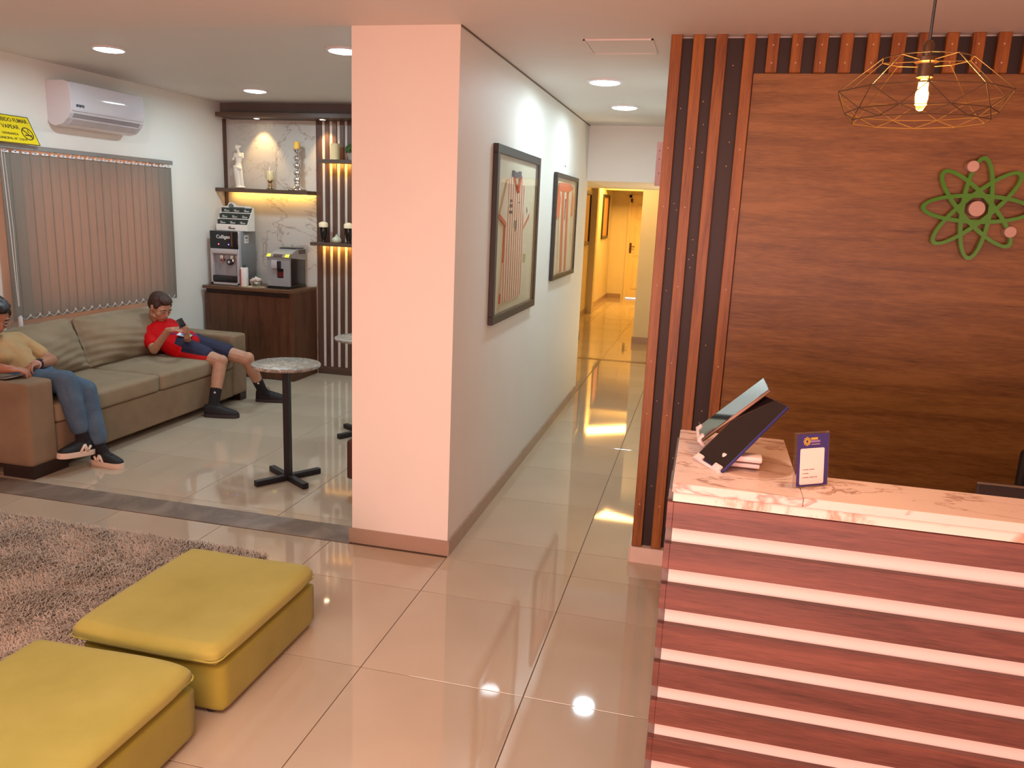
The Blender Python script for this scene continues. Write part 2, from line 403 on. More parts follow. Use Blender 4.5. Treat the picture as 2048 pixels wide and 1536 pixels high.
# ================================================================== SLATTED RECEPTION WALL
pine = wood('red_pine', '#7a4411', '#9c611f', (9, 9, 0.5), 0.4, 25, '#45200c', knots=7)
backing = plain('dark_brown_backing', '#1e0c08', 0.5, var=0.15, nscale=3)
sw = thing('slatted_wall_panel', 'reddish pine slats on a dark backing around the wood panel', 'wall panel', (-0.2, 3.7, 0.083))
q = MB(); q.box(-0.232, 0.12, 3.695, 3.72, 0.083, 2.403); q.box(0.12, 2.39, 3.695, 3.72, 2.262, 2.403); q.build('backing_board', backing, sw)
for a, b in ((-0.232, -0.185), (-0.139, -0.092), (-0.045, 0.002), (0.071, 0.117)):
    MB().box(a, b, 3.665, 3.696, 0.083, H1, 0.002, 1).build('slat', pine, sw)
xs = [(0.164, 0.21), (0.26, 0.305), (0.355, 0.402), (0.45, 0.499), (0.551, 0.598), (0.644, 0.696), (0.742, 0.786), (0.843, 0.888), (0.938, 0.984), (1.028, 1.076)]
x = 1.125
while x < 2.35: xs.append((x, x+0.047)); x += 0.097
for a, b in xs: MB().box(a, b, 3.665, 3.696, 2.262, H1, 0.002, 1).build('slat', pine, sw)
q = MB()
for a, b in xs[:12]:
    for zz in (2.30, 2.37): q.lathe((a+b)/2, 0, [(0.0045, 0), (0.003, 0.002)], 8)
for v in q.bm.verts: pass
q.bm.free(); q = MB()
for i, (a, b) in enumerate(xs[:12] + [(-0.232, -0.185), (-0.139, -0.092), (0.071, 0.117)]*3):
    for zz in ((2.30, 2.37) if i < 12 else (0.3+0.7*((i-12)//3), 0.75+0.6*((i-12)//3))):
        q.ell(((a+b)/2, 3.6645, zz), (0.0035, 0.0015, 0.0035), n=8)
for k in range(26):
    q.ell((random.choice((-0.16, -0.07, 0.037))+random.uniform(-0.012, 0.012), 3.6945, random.uniform(0.2, 2.3)), (0.0028, 0.0015, 0.0028), n=6)
o = q.build('screw_heads', plain('pale_screw', '#c9a58a', 0.4), sw); o['kind'] = 'stuff'
panel_m = wood('walnut_panel', '#70491f', '#906534', (0.45, 4, 5.0), 0.42, 34, '#44230f')
MB().box(0.1205, 2.388, 3.685, 3.7195, 0.082, 2.261).build('wood_panel', panel_m)
tag(bpy.data.objects['wood_panel'], 'large brown wood-grain panel on the wall behind the counter', 'wall panel')

# emblem
green = plain('green_acrylic', '#3f8a10', 0.15, var=0.04, coat=0.5)
em = thing('atom_emblem', 'green atom-shaped sign with pale discs on the wood panel', 'sign', (1.042, 3.66, 1.739))
def ering(c, a, b, w_, ang, y0, y1, n=72):
    mb = MB(); ca, sa = math.cos(ang), math.sin(ang)
    def P(k, aa, bb, y):
        t = 2*PI*k/n; u, v = aa*math.cos(t), bb*math.sin(t)
        return (c[0]+u*ca-v*sa, y, c[1]+u*sa+v*ca)
    rings = [[P(k, a, b, y0), P(k, a-w_, b-w_, y0), P(k, a-w_, b-w_, y1), P(k, a, b, y1)] for k in range(n)]
    R = [[mb.bm.verts.new(p) for p in r] for r in rings]
    for k in range(n):
        A, B = R[k], R[(k+1) % n]
        for i in range(4): mb.bm.faces.new((A[i], A[(i+1) % 4], B[(i+1) % 4], B[i]))
    return mb
for k in range(4):
    ering((1.042, 1.739), 0.206, 0.060, 0.0165, k*PI/4+0.0, 3.648-0.0004*k, 3.672).build('orbit', green, em, False)
pale = plain('pale_disc', '#c0a092', 0.4)
for (x, z, r) in ((1.042, 1.739, 0.031), (1.004, 1.904, 0.0225), (1.178, 1.652, 0.0225)):
    mb = MB(); mb.loft([[(x+rr*math.cos(2*PI*i/28), y, z+rr*math.sin(2*PI*i/28)) for i in range(28)] for rr, y in ((r, 3.684), (r, 3.641), (r-0.002, 3.639))])
    mb.build('disc', pale, em)

# ================================================================== RECEPTION COUNTER
cm = marble('counter_marble', '#dcc8bd', '#a58374', 2.2, 0.018, 0.3, True, stretch=(1, 2.2, 1))
ct = thing('reception_counter', 'reception counter clad in wood planks with marble top', 'counter', (-0.03, 1.8, 0))
MB().box(-0.03, 0.258, 1.795, 2.292, 1.028, 1.05, 0.0015, 1).build('countertop', cm, ct, label='left marble slab, deeper than the rest')
MB().box(0.259, 2.39, 1.795, 1.975, 1.028, 1.05, 0.0015, 1).build('countertop', cm, ct)
MB().box(-0.0265, 2.39, 1.801, 1.823, 1.0045, 1.028).build('apron', marble('apron_marble', '#e6d3c6', '#c08e78', 3, 0.05, 0.3, False), ct)
white_lam = plain('white_laminate', '#dcd2ca', 0.35, var=0.01)
grey_edge = plain('grey_edge', '#6d625c', 0.6)
q = MB(); q.box(-0.022, 2.39, 1.818, 1.9, 0.0, 1.004); q.build('core_board', white_lam, ct, label='white recess between the planks')
q = MB(); q.box(-0.0375, -0.022, 1.8185, 1.96, 0.0, 1.028); q.build('side_board', grey_edge, ct)
q = MB(); q.box(-0.036, -0.022, 1.96, 2.28, 0.0, 1.028); q.build('side_panel', grey_edge, ct)
q = MB(); q.box(-0.022, 0.24, 2.25, 2.28, 0.0, 1.028); q.build('rear_panel', white_lam, ct)
plank_m = wood('counter_plank', '#563026', '#744539', (0.45, 5, 7), 0.4, 34, '#36180f')
z = 1.0
for k in range(10):
    z1 = 1.002 - k*0.1042; z0 = z1-0.064
    if z0 < 0: break
    MB().box(-0.024, 2.39, 1.800, 1.8185, z0, z1, 0.0008, 1).build('plank', plank_m, ct)
    MB().box(-0.0385, -0.0242, 1.800, 1.865, z0, z1, 0.0005, 1).build('plank_end', plank_m, ct)

# ---- dark device edge behind the counter
t = thing('monitor', 'dark grey monitor edge rising behind the counter', 'monitor', (1.1, 2.62, 0.6))
MB().box(0.873, 1.32, 2.6, 2.625, 0.60, 0.895, 0.004, 2).build('screen_housing', plain('dark_grey_plastic', '#4a4041', 0.4), t)
MB().box(0.868, 1.325, 2.598, 2.602, 0.892, 0.898, 0.001, 1).build('bezel', plain('bezel_grey', '#8a7a68', 0.35), t)
q = MB(); q.box(1.05, 1.15, 2.625, 2.66, 0.55, 0.7); q.box(0.98, 1.22, 2.56, 2.76, 0.535, 0.55, 0.004, 1); q.build('stand', black_m, t)
q = MB(); q.box(0.6, 2.2, 2.45, 3.0, 0.505, 0.535, 0.003, 1); q.box(0.6, 0.63, 2.45, 3.0, 0, 0.505); q.box(2.17, 2.2, 2.45, 3.0, 0, 0.505)
d = q.build('desk', plain('desk_laminate', '#8a6248', 0.4)); tag(d, 'low brown desk hidden behind the reception counter under the monitor', 'desk')
t = thing('office_chair', 'black office chair back at the right frame edge behind the counter', 'chair', (1.32, 3.15, 0))
MB().box(1.235, 1.6, 3.28, 3.33, 0.5, 0.842, 0.02, 3).build('backrest', black_m, t, True, 40)
MB().box(1.1, 1.52, 3.05, 3.4, 0.42, 0.49, 0.02, 3).build('seat', black_m, t, True, 40)
MB().lathe(1.31, 3.2, [(0.03, 0.06), (0.03, 0.42)], 12).build('pedestal', black_m, t)
for k in range(5):
    a = 2*PI*k/5
    MB().tube([(1.31, 3.2, 0.08), (1.31+0.22*math.cos(a), 3.2+0.22*math.sin(a), 0.045)], 0.018).build('leg', black_m, t)

# ---- phone holder with two phones
wp = plain('white_holder_plastic', '#dcc9c6', 0.35, var=0.01)
t = thing('phone_stand', 'white folding phone stand on a clear round base', 'phone stand', (0.15, 2.0, 1.05))
MB().lathe(0.155, 2.0, [(0.098, 1.0505), (0.1, 1.053), (0.098, 1.0555)], 48).build('base_disc', glassy('acrylic_disc', (0.97, 0.93, 0.9, 1), 0.06), t, True, 30)
q = MB(); q.box(0.085, 0.172, 1.955, 1.99, 1.0565, 1.068, 0.004, 2); q.box(0.08, 0.176, 1.95, 1.99, 1.072, 1.088, 0.005, 2); q.build('arm', wp, t, True, 40)
# phone frames
def phone(name, BL, BR, TL, m_scr, m_body, label, th=0.009):
    BL, BR, TL = Vector(BL), Vector(BR), Vector(TL)
    m = basis(BL, BR-BL, TL-BL); w_ = (BR-BL).length; h_ = (TL-BL).length
    t = thing(name, label, 'phone', (BL+BR)/2)
    q = MB(); q.box(0, w_, 0, h_, -th, 0, 0.003, 2); 
    for v in q.bm.verts: v.co = m @ v.co
    q.build('phone_body', m_body, t, True, 40)
    q = MB(); q.box(0.002, w_-0.002, 0.002, h_-0.002, -0.0005, 0.0006, 0.0002, 1)
    for v in q.bm.verts: v.co = m @ v.co
    q.build('screen', m_scr, t); return m, w_, h_
scr = plain('phone_screen', '#171012', 0.12, var=0.0, coat=0.4)
scr2 = plain('glossy_screen', '#141012', 0.03, var=0.0, coat=1.0)
m, w_, h_ = phone('phone', (0.017, 2.0, 1.062), (0.081, 1.911, 1.054), (0.164, 2.087, 1.220), scr, plain('navy_case', '#2a2f6e', 0.4), 'dark phone with navy edge leaning in front on the stand')
q = MB(); q.box(0.004, 0.03, -0.008, 0.010, -0.014, 0.006, 0.003, 2); q.box(w_-0.034, w_-0.006, -0.008, 0.012, -0.014, 0.006, 0.003, 2); q.box(0.0, w_, -0.01, -0.001, -0.02, 0.004, 0.003, 2)
for v in q.bm.verts: v.co = m @ v.co
q.build('cradle', wp, t, True, 40)
q = MB(); q.box(0.025, w_-0.025, 0.02, 0.06, -0.025, -0.0095, 0.003, 2)
for v in q.bm.verts: v.co = m @ v.co
q.build('back_plate', wp, t, True, 40)
m, w_, h_ = phone('phone', (0.020, 2.16, 1.099), (0.027, 2.049, 1.091), (0.175, 2.159, 1.249), scr2, plain('bronze_edge', '#6a5442', 0.3, 0.5), 'glossy phone reflecting grey light behind the navy-edged phone')
q = MB(); q.box(0.006, 0.026, -0.008, 0.010, -0.014, 0.005, 0.003, 2); q.box(w_-0.026, w_-0.004, -0.008, 0.012, -0.014, 0.005, 0.003, 2); q.box(0.0, w_, -0.01, -0.001, -0.02, 0.004, 0.003, 2)
for v in q.bm.verts: v.co = m @ v.co
q.build('cradle', wp, t, True, 40)

# ---- table card in acrylic holder
t = thing('table_card', 'upright blue and white card in a clear acrylic holder', 'sign', (0.285, 1.88, 1.05))
m = basis((0.246, 1.858, 1.0505), (0.079, 0.051, 0), (0, 0.018, 0.127))
def onm(mb, mm=None):
    for v in mb.bm.verts: v.co = (mm or m) @ v.co
    return mb
def rrect(x0, x1, y0, y1, r, n=5):
    pts = []
    for cx, cy, a0 in ((x1-r, y1-r, 0), (x0+r, y1-r, 90), (x0+r, y0+r, 180), (x1-r, y0+r, 270)):
        for k in range(n+1): a = math.radians(a0+90*k/n); pts.append((cx+r*math.cos(a), cy+r*math.sin(a)))
    return pts
onm(MB().box(-0.003, 0.094, 0, 0.13, -0.0065, -0.0015)).build('acrylic_holder', glassy('acrylic', (0.95, 0.9, 0.88, 1), 0.1), t)
onm(MB().box(0.003, 0.091, 0.003, 0.125, -0.001, 0.0)).build('card', plain('indigo_print', '#352d6e', 0.3, var=0.1), t)
onm(MB().prism(rrect(0.011, 0.079, 0.007, 0.092, 0.004), 'z', 0.0, 0.0005)).build('white_field', plain('white_print', '#e8d8d0', 0.3, var=0.0), t)
yl = plain('yellow_print', '#c9a83a', 0.4, var=0.0); pl_ = plain('lilac_print', '#8d7aa0', 0.4, var=0.0); gp = plain('grey_print', '#8a6f70', 0.5, var=0.0)
for k in range(4):
    r = ering((0, 0), 0.0105, 0.0045, 0.0014, k*PI/4, 0.0, 0.0008, 24)
    for v in r.bm.verts: v.co = m @ Vector((0.029+v.co.x, 0.1085+v.co.z, v.co.y))
    r.build('printed_mark', yl, t)
for (x0, x1, y0, y1, mm_) in ((0.040, 0.059, 0.1120, 0.1170, yl), (0.040, 0.066, 0.1055, 0.1105, pl_), (0.041, 0.065, 0.1005, 0.1018, plain('rose_print', '#c4a0a8', 0.4))):
    q = MB(); n = 6 if mm_ != pl_ else 7
    if y1-y0 > 0.003:
        for k in range(n): q.box(x0+(x1-x0)*k/n, x0+(x1-x0)*(k+0.82)/n, y0, y1, 0, 0.0007)
    else: q.box(x0, x1, y0, y1, 0, 0.0007)
    onm(q).build('printed_line', mm_, t)
for (x0, x1, y) in ((0.018, 0.05, 0.041), (0.018, 0.037, 0.032), (0.018, 0.06, 0.0225)):
    q = MB(); k = 0; xx = x0
    while xx < x1: q.box(xx, xx+0.0017, y, y+0.0022, 0, 0.0009); xx += 0.0024 if k % 6 else 0.004; k += 1
    onm(q).build('printed_line', gp, t)

# ---- pendant lamp
PX, PY = 0.405, 1.9
pd = thing('pendant_lamp', 'geometric brass wire pendant lamp with glowing filament bulb', 'pendant lamp', (PX, PY, H1))
MB().tube([(PX, PY, H1), (PX, PY, 2.02)], 0.003).build('cord', black_m, pd)
MB().lathe(PX, PY, [(0.05, H1), (0.05, H1-0.02), (0.02, H1-0.03)], 24).build('ceiling_cup', black_m, pd)
MB().lathe(PX, PY, [(0.006, 2.03), (0.011, 2.022), (0.011, 1.999), (0.024, 1.996), (0.024, 1.988), (0.016, 1.984), (0.016, 1.958), (0.014, 1.957)], 24).build('socket', plain('dark_brass', '#4a3420', 0.4, 0.5), pd, True, 40)
n = 10
def ring(r, z, off): return [(PX+r*math.cos(2*PI*(k+off)/n), PY+r*math.sin(2*PI*(k+off)/n), z) for k in range(n)]
A, B, Cc, D = ring(0.088, 1.993, 0.25), ring(0.17, 1.925, 0.25), ring(0.146, 1.888, 0.75), ring(0.135, 1.870, 0.25)
q = MB()
for k in range(n):
    for a, b in ((A[k], A[(k+1) % n]), (B[k], B[(k+1) % n]), (Cc[k], Cc[(k+1) % n]), (D[k], D[(k+1) % n]), (A[k], B[k]), (B[k], Cc[k]), (B[(k+1) % n], Cc[k]), (Cc[k], D[k]), (Cc[k], D[(k+1) % n])):
        q.tube([a, b], 0.0011, 6)
for k in range(0, n, 2): q.tube([(PX, PY, 1.99), A[k]], 0.0011, 6)
q.build('wire_cage', gold_m, pd)
MB().lathe(PX, PY, [(0.010, 1.958), (0.014, 1.95), (0.0165, 1.93), (0.0165, 1.905), (0.012, 1.893), (0.003, 1.889)], 20).build('bulb', glassy('bulb_glass', (1, 0.85, 0.6, 1), 0.05), pd, True)
q = MB()
for k in range(6):
    a = 2*PI*k/6
    q.tube([(PX+0.0065*math.cos(a), PY+0.0065*math.sin(a), 1.948), (PX+0.0085*math.cos(a), PY+0.0085*math.sin(a), 1.903)], 0.003, 6)
q.build('filament', emit('filament_glow', (1.0, 0.50, 0.14, 1), 60), pd)
l = bpy.data.lights.new('bulb_light', 'POINT'); l.energy = 17; l.color = (1.0, 0.52, 0.16); l.shadow_soft_size = 0.02
o = bpy.data.objects.new('bulb_light', l); C.objects.link(o); o.location = (PX, PY, 1.925)
# ================================================================== CORRIDOR THINGS
t = thing('wall_plate', 'narrow pinkish plate with screws projecting beside the slatted wall', 'sign', (-0.28, 4.6, 1.94))
MB().box(-0.322, -0.237, 4.6, 4.615, 1.822, 2.058, 0.001, 1).build('plate', plain('pink_plate', '#c49a98', 0.4), t)
q = MB()
for z in (2.01, 1.966, 1.89): q.ell((-0.306+ (2.01-z)*0.03, 4.599, z), (0.003, 0.0015, 0.003), n=8)
q.build('screws', black_m, t)['kind'] = 'stuff'
MB().tube([(-1.13, 7.30, 0.66), (-1.112, 7.33, 0.60), (-1.108, 7.34, 0.51), (-1.122, 7.34, 0.43), (-1.122, 7.34, 0.36)], 0.006).build('cable', black_m, None, True)
tag(bpy.data.objects['cable'], 'black cable hanging at the end of the corridor wall', 'cable')

def frame(name, label, X, y0, y1, z0, z1, bw, depth, group, mat_col='#cfc8ae', fm=None):
    t = thing(name, label, 'picture', (X, (y0+y1)/2, z0), group); fm = fm or black_m
    for a, b, c, d in ((y0, y1, z0, z0+bw), (y0, y1, z1-bw, z1), (y0, y0+bw, z0+bw, z1-bw), (y1-bw, y1, z0+bw, z1-bw)):
        MB().box(X+0.002, X+depth, a, b, c, d, 0.002, 1).build('frame_rail', fm, t)
    MB().box(X+0.001, X+0.006, y0+bw, y1-bw, z0+bw, z1-bw).build('backing_mat', plain('mat_board', mat_col, 0.7, var=0.04), t)
    return t
fg = plain('frame_grey_black', '#2c2a28', 0.35, var=0.08)
F1 = frame('framed_jersey', 'large framed jersey with thin red stripes nearest the pillar corner', -1.1, 4.03, 5.09, 1.054, 1.985, 0.045, 0.028, 'framed jerseys on the corridor wall', fm=fg)
F2 = frame('framed_jersey', 'smaller framed jersey with two broad red stripes and coral sleeves', -1.1, 5.675, 6.62, 1.17, 1.935, 0.032, 0.028, 'framed jerseys on the corridor wall', fm=fg)
def stripes(name, base, stripe, period, duty, off=0.0):
    t = NT(name); v = t.coord(); s = t.n('ShaderNodeSeparateXYZ'); t.l(v, s.inputs[0])
    a = t.n('ShaderNodeMath', operation='MULTIPLY_ADD'); a.inputs[1].default_value = 1/period; a.inputs[2].default_value = off; t.l(s.outputs['Y'], a.inputs[0])
    f = t.n('ShaderNodeMath', operation='FRACT'); t.l(a.outputs[0], f.inputs[0])
    g = t.n('ShaderNodeMath', operation='LESS_THAN'); g.inputs[1].default_value = duty; t.l(f.outputs[0], g.inputs[0])
    mx = t.n('ShaderNodeMixRGB'); mx.inputs[1].default_value = srgb(base); mx.inputs[2].default_value = srgb(stripe); t.l(g.outputs[0], mx.inputs[0])
    t.l(mx.outputs[0], t.b.inputs['Base Color']); t.b.inputs['Roughness'].default_value = 0.8; return t.m
def cloth(t, name, pts, m, x0=-1.094, x1=-1.084): MB().prism(pts, 'x', x0, x1).build(name, m, t)
cream = plain('cream_fabric', '#d6cdb6', 0.8); redf = plain('faded_red_fabric', '#c05a48', 0.8); coral = plain('coral_fabric', '#d8664c', 0.8)
navyf = plain('navy_print', '#3b3b52', 0.8)
j = F1
cloth(j, 'jersey_body', [(4.298, 1.818), (4.422, 1.837), (4.532, 1.757), (4.608, 1.846), (4.702, 1.794), (4.719, 1.608), (4.734, 1.418), (4.717, 1.161), (4.224, 1.150), (4.269, 1.401), (4.28, 1.595)], stripes('thin_red_stripes', '#d6cdb6', '#b85a4c', 0.052, 0.42))
cloth(j, 'sleeve', [(4.298, 1.818), (4.154, 1.633), (4.28, 1.591), (4.32, 1.687)], cream, -1.095, -1.083)
cloth(j, 'sleeve', [(4.702, 1.794), (4.857, 1.645), (4.72, 1.572), (4.685, 1.666)], cream, -1.095, -1.083)
cloth(j, 'cuff', [(4.154, 1.633), (4.143, 1.612), (4.29, 1.568), (4.285, 1.592)], redf, -1.095, -1.082)
cloth(j, 'cuff', [(4.857, 1.645), (4.858, 1.617), (4.71, 1.548), (4.72, 1.572)], redf, -1.095, -1.082)
cloth(j, 'collar', [(4.422, 1.873), (4.512, 1.862), (4.596, 1.877), (4.604, 1.846), (4.516, 1.838), (4.424, 1.840)], plain('navy_collar', '#35364f', 0.8), -1.094, -1.08)
q = MB()
for a, b in (((4.422, 1.837), (4.532, 1.757)), ((4.532, 1.757), (4.608, 1.846))): q.tube([(-1.083, a[0], a[1]), (-1.083, b[0], b[1])], 0.008, 6)
q.build('neck_trim', redf, j)
for a, b, c, d in ((4.36, 4.41, 1.70, 1.715), (4.355, 4.415, 1.672, 1.69), (4.35, 4.43, 1.638, 1.655), (4.50, 4.515, 1.54, 1.60), (4.525, 4.54, 1.55, 1.605), (4.47, 4.485, 1.56, 1.6), (4.56, 4.6, 1.70, 1.705)): MB().box(-1.084, -1.0825, a, b, c, d).build('printed_mark', navyf, j)
cloth(j, 'sleeve_patch', [(4.78, 1.68), (4.80, 1.66), (4.795, 1.64), (4.775, 1.655)], navyf, -1.083, -1.0815)
cloth(j, 'certificate', [(4.76, 1.46), (4.87, 1.457), (4.853, 1.40), (4.755, 1.405)], cream, -1.094, -1.092)
cloth(j, 'certificate', [(4.755, 1.40), (4.853, 1.395), (4.845, 1.347), (4.75, 1.352)], plain('olive_print', '#9aa072', 0.7), -1.094, -1.092)
MB().box(-1.078, -1.0765, 4.075, 5.045, 1.099, 1.94).build('glass_pane', glass_m, j)
j = F2
cloth(j, 'jersey_body', [(5.815, 1.867), (6.289, 1.879), (6.43, 1.841), (6.374, 1.629), (6.44, 1.193), (5.933, 1.212), (5.886, 1.627)], cream)
cloth(j, 'jersey_stripe', [(5.938, 1.824), (5.985, 1.212), (6.089, 1.211), (6.045, 1.835)], redf, -1.0845, -1.083)
cloth(j, 'jersey_stripe', [(6.13, 1.83), (6.181, 1.21), (6.272, 1.207), (6.235, 1.835)], redf, -1.0845, -1.083)
cloth(j, 'sleeve', [(5.815, 1.85), (5.734, 1.644), (5.80, 1.615), (5.879, 1.628), (5.909, 1.752)], coral, -1.095, -1.082)
cloth(j, 'sleeve', [(6.38, 1.845), (6.469, 1.766), (6.459, 1.639), (6.40, 1.63), (6.367, 1.658)], coral, -1.095, -1.082)
cloth(j, 'yoke', [(5.815, 1.867), (6.289, 1.882), (6.43, 1.845), (6.25, 1.815), (5.83, 1.81)], coral, -1.0845, -1.081)
cloth(j, 'printed_mark', [(6.085, 1.76), (6.12, 1.76), (6.11, 1.60), (6.09, 1.60)], navyf, -1.083, -1.0815)
cloth(j, 'certificate', [(6.40, 1.50), (6.47, 1.50), (6.465, 1.40), (6.40, 1.40)], plain('olive_print_b', '#8c936c', 0.7), -1.094, -1.092)
MB().box(-1.078, -1.0765, 5.707, 6.588, 1.202, 1.903).build('glass_pane', glass_m, j)
gl_ = MB().ell((-1.098, 6.1, 2.0), (0.004, 0.006, 0.006), n=8).build('wall_nail', black_m); tag(gl_, 'small dark nail in the wall above the second framed jersey', 'nail')
f3 = frame('framed_picture', 'dark-framed picture beside the grey pilaster in the yellow passage', -1.95, 12.2, 13.32, 1.16, 2.03, 0.06, 0.03, 'pictures in the far passage', '#c9a25c', fg)
f4 = frame('framed_picture', 'far narrow-looking picture on the glowing yellow wall', -1.95, 14.9, 15.75, 1.22, 2.03, 0.05, 0.03, 'pictures in the far passage', '#c98f58', fg)

# ================================================================== LOUNGE: MARBLE AND SLAT WALL UNIT
mw = marble('wall_marble', '#b9b6ad', '#968c80', 1.5, 0.014, 0.3, True, rot=(0.2, 0.9, 0.4))
t = thing('marble_wall_panel', 'white veined marble panel with thin dark edge behind the coffee corner', 'wall panel', (-4.1, 7.1, 0))
MB().box(-4.605, -3.66, 7.09, 7.12, 0.0, 2.40).build('marble_slab', mw, t)
MB().box(-4.619, -4.603, 7.05, 7.12, 0.0, 2.40).build('edge_strip', darkwood, t)
t = thing('slat_wall_panel', 'dark brown vertical slats over white between marble and pillar', 'wall panel', (-3.4, 7.1, 0))
MB().box(-3.655, -3.10, 7.095, 7.119, 0.0, 2.40).build('white_backing', plain('white_backing', '#cfcbc2', 0.5), t)
gaps = [(-3.598, -3.565), (-3.523, -3.490), (-3.447, -3.414), (-3.371, -3.338), (-3.296, -3.264)]
xa = -3.652
for a, b in gaps + [(-3.10, 0)]:
    MB().box(xa, a, 7.078, 7.095, 0.075, 2.40, 0.001, 1).build('slat', darkwood, t); xa = b
MB().box(-3.652, -3.10, 7.076, 7.095, 0.0, 0.075).build('bottom_rail', darkwood_h, t)
t = thing('cornice_shelf', 'dark wood cornice board with small spotlights under the lounge ceiling', 'shelf', (-3.8, 7.0, 2.4))
MB().box(-4.56, -3.05, 6.85, 7.118, 2.402, 2.440, 0.001, 1).build('board', darkwood_h, t)
MB().box(-4.615, -3.05, 7.02, 7.118, 2.441, 2.539).build('upper_band', plain('band_grey', '#6a605a', 0.6), t)  # grey-brown board covering the wall band above the cornice board
spot_em = emit('warm_spot', (1.0, 0.78, 0.5, 1), 25)
for x in (-4.203, -3.531):
    MB().lathe(x, 6.97, [(0.035, 2.403), (0.035, 2.398), (0.026, 2.397), (0.026, 2.402)], 20).build('spotlight_rim', chrome, t)
    MB().lathe(x, 6.97, [(0.025, 2.3995), (0.025, 2.402)], 16).build('spotlight', spot_em, t)
    l = bpy.data.lights.new('spot_beam', 'SPOT'); l.energy = 16; l.color = (1, 0.60, 0.25); l.spot_size = math.radians(75); l.spot_blend = 0.6; l.shadow_soft_size = 0.02
    o = bpy.data.objects.new('spot_beam', l); C.objects.link(o); o.location = (x, 6.97, 2.39); o.rotation_euler = (math.radians(14), 0, 0)
def led(x0, x1, y, z, e):
    y -= 0.03
    area('led_strip_light', ((x0+x1)/2, y, z), ((x0+x1)/2, y+1, z-0.7), x1-x0, 0.008, (1, 0.55, 0.10), e*0.7, 150)
sh = MB().box(-4.62, -3.66, 6.90, 7.09, 1.722, 1.757, 0.001, 1).build('wall_shelf', darkwood_h); tag(sh, 'dark wood shelf across the marble holding statue and candlesticks', 'shelf')
led(-4.55, -3.68, 7.06, 1.719, 2.2)
sh = MB().box(-3.56, -3.10, 6.92, 7.06, 2.017, 2.048, 0.001, 1).build('wall_shelf', darkwood_h); tag(sh, 'upper small shelf on the slats holding candle and topiary', 'shelf')
led(-3.53, -3.12, 7.05, 2.014, 2.0)
sh = MB().box(-3.645, -3.15, 6.92, 7.06, 1.26, 1.29, 0.001, 1).build('wall_shelf', darkwood_h); tag(sh, 'lower small shelf on the slats holding two black candle goblets', 'shelf')
led(-3.60, -3.18, 7.05, 1.257, 2.0)

# ---- items on shelves
plaster = plain('white_plaster', '#ddd6c6', 0.6)
q = MB(); sx, sy = -4.41, 6.98; Z = 1.757
q.ell((sx+0.01, sy, Z+0.012), (0.055, 0.045, 0.012)); q.cap((sx+0.005, sy, Z+0.02), (sx-0.01, sy, Z+0.17), 0.038, 0.042); q.cap((sx-0.01, sy, Z+0.17), (sx+0.0, sy, Z+0.24), 0.042, 0.026)
q.cap((sx+0.0, sy, Z+0.24), (sx+0.004, sy, Z+0.30), 0.028, 0.036); q.ell((sx-0.014, sy-0.02, Z+0.30), (0.017, 0.017, 0.017)); q.ell((sx+0.02, sy-0.02, Z+0.30), (0.017, 0.017, 0.017))
q.cap((sx-0.035, sy, Z+0.32), (sx-0.052, sy-0.01, Z+0.265), 0.014, 0.011); q.cap((sx+0.04, sy, Z+0.32), (sx+0.045, sy, Z+0.285), 0.014, 0.01); q.cap((sx, sy, Z+0.33), (sx-0.006, sy, Z+0.36), 0.014, 0.012)
q.ell((sx-0.012, sy-0.004, Z+0.378), (0.02, 0.024, 0.026)); q.ell((sx+0.004, sy+0.012, Z+0.388), (0.016, 0.016, 0.014))
q.cap((sx-0.035, sy-0.02, Z+0.2), (sx+0.03, sy-0.03, Z+0.185), 0.014, 0.016); q.cap((sx+0.03, sy-0.02, Z+0.19), (sx+0.04, sy-0.01, Z+0.03), 0.013, 0.016)
o = remesh(q, 'statue', plaster, 0.005, 3); tag(o, 'small white armless classical statue at the left end of the shelf', 'statue')
t = thing('candle_holder', 'clear glass hurricane candle holder on a gold foot with candle', 'candle holder', (-4.08, 6.98, Z))
x, y = -4.083, 6.98
MB().lathe(x, y, [(0.036, Z), (0.034, Z+0.008), (0.014, Z+0.02), (0.022, Z+0.035), (0.012, Z+0.05), (0.02, Z+0.075), (0.03, Z+0.085)], 24).build('foot', plain('antique_gold', '#b09a70', 0.15, 1.0), t, True)
MB().lathe(x, y, [(0.03, Z+0.086), (0.042, Z+0.10), (0.05, Z+0.15), (0.046, Z+0.2), (0.06, Z+0.255), (0.062, Z+0.257), (0.044, Z+0.2), (0.048, Z+0.15), (0.04, Z+0.102)], 28).build('glass_shade', glass_m, t, True)
wax = plain('ivory_wax', '#e0cf9c', 0.5); MB().lathe(x, y, [(0.034, Z+0.092), (0.034, Z+0.168), (0.03, Z+0.17)], 24).build('candle', wax, t, True, 40)
t = thing('candlestick', 'tall silver candlestick of stacked balls topped by a yellow candle', 'candlestick', (-3.8, 6.98, Z))
x = -3.799
q = MB(); q.lathe(x, y, [(0.085, Z), (0.088, Z+0.01), (0.06, Z+0.022), (0.03, Z+0.05), (0.012, Z+0.06)], 28)
for zz, r in ((1.80, 0.026), (1.83, 0.02)): q.ell((x, y, zz), (r+0.01, r+0.01, r), n=16)
q.build('base', chrome, t, True)
q = MB(); q.lathe(x, y, [(0.008, Z+0.02), (0.008, 2.14)], 10)
q.build('stem', chrome, t, True)
for zz in (1.86, 1.92, 1.985, 2.05): MB().ell((x, y, zz), (0.034, 0.034, 0.027), n=20).build('ball', chrome, t, True)
for zz in (1.89, 1.952, 2.018, 2.085): MB().ell((x, y, zz), (0.015, 0.015, 0.008), n=14).build('bead', chrome, t, True)
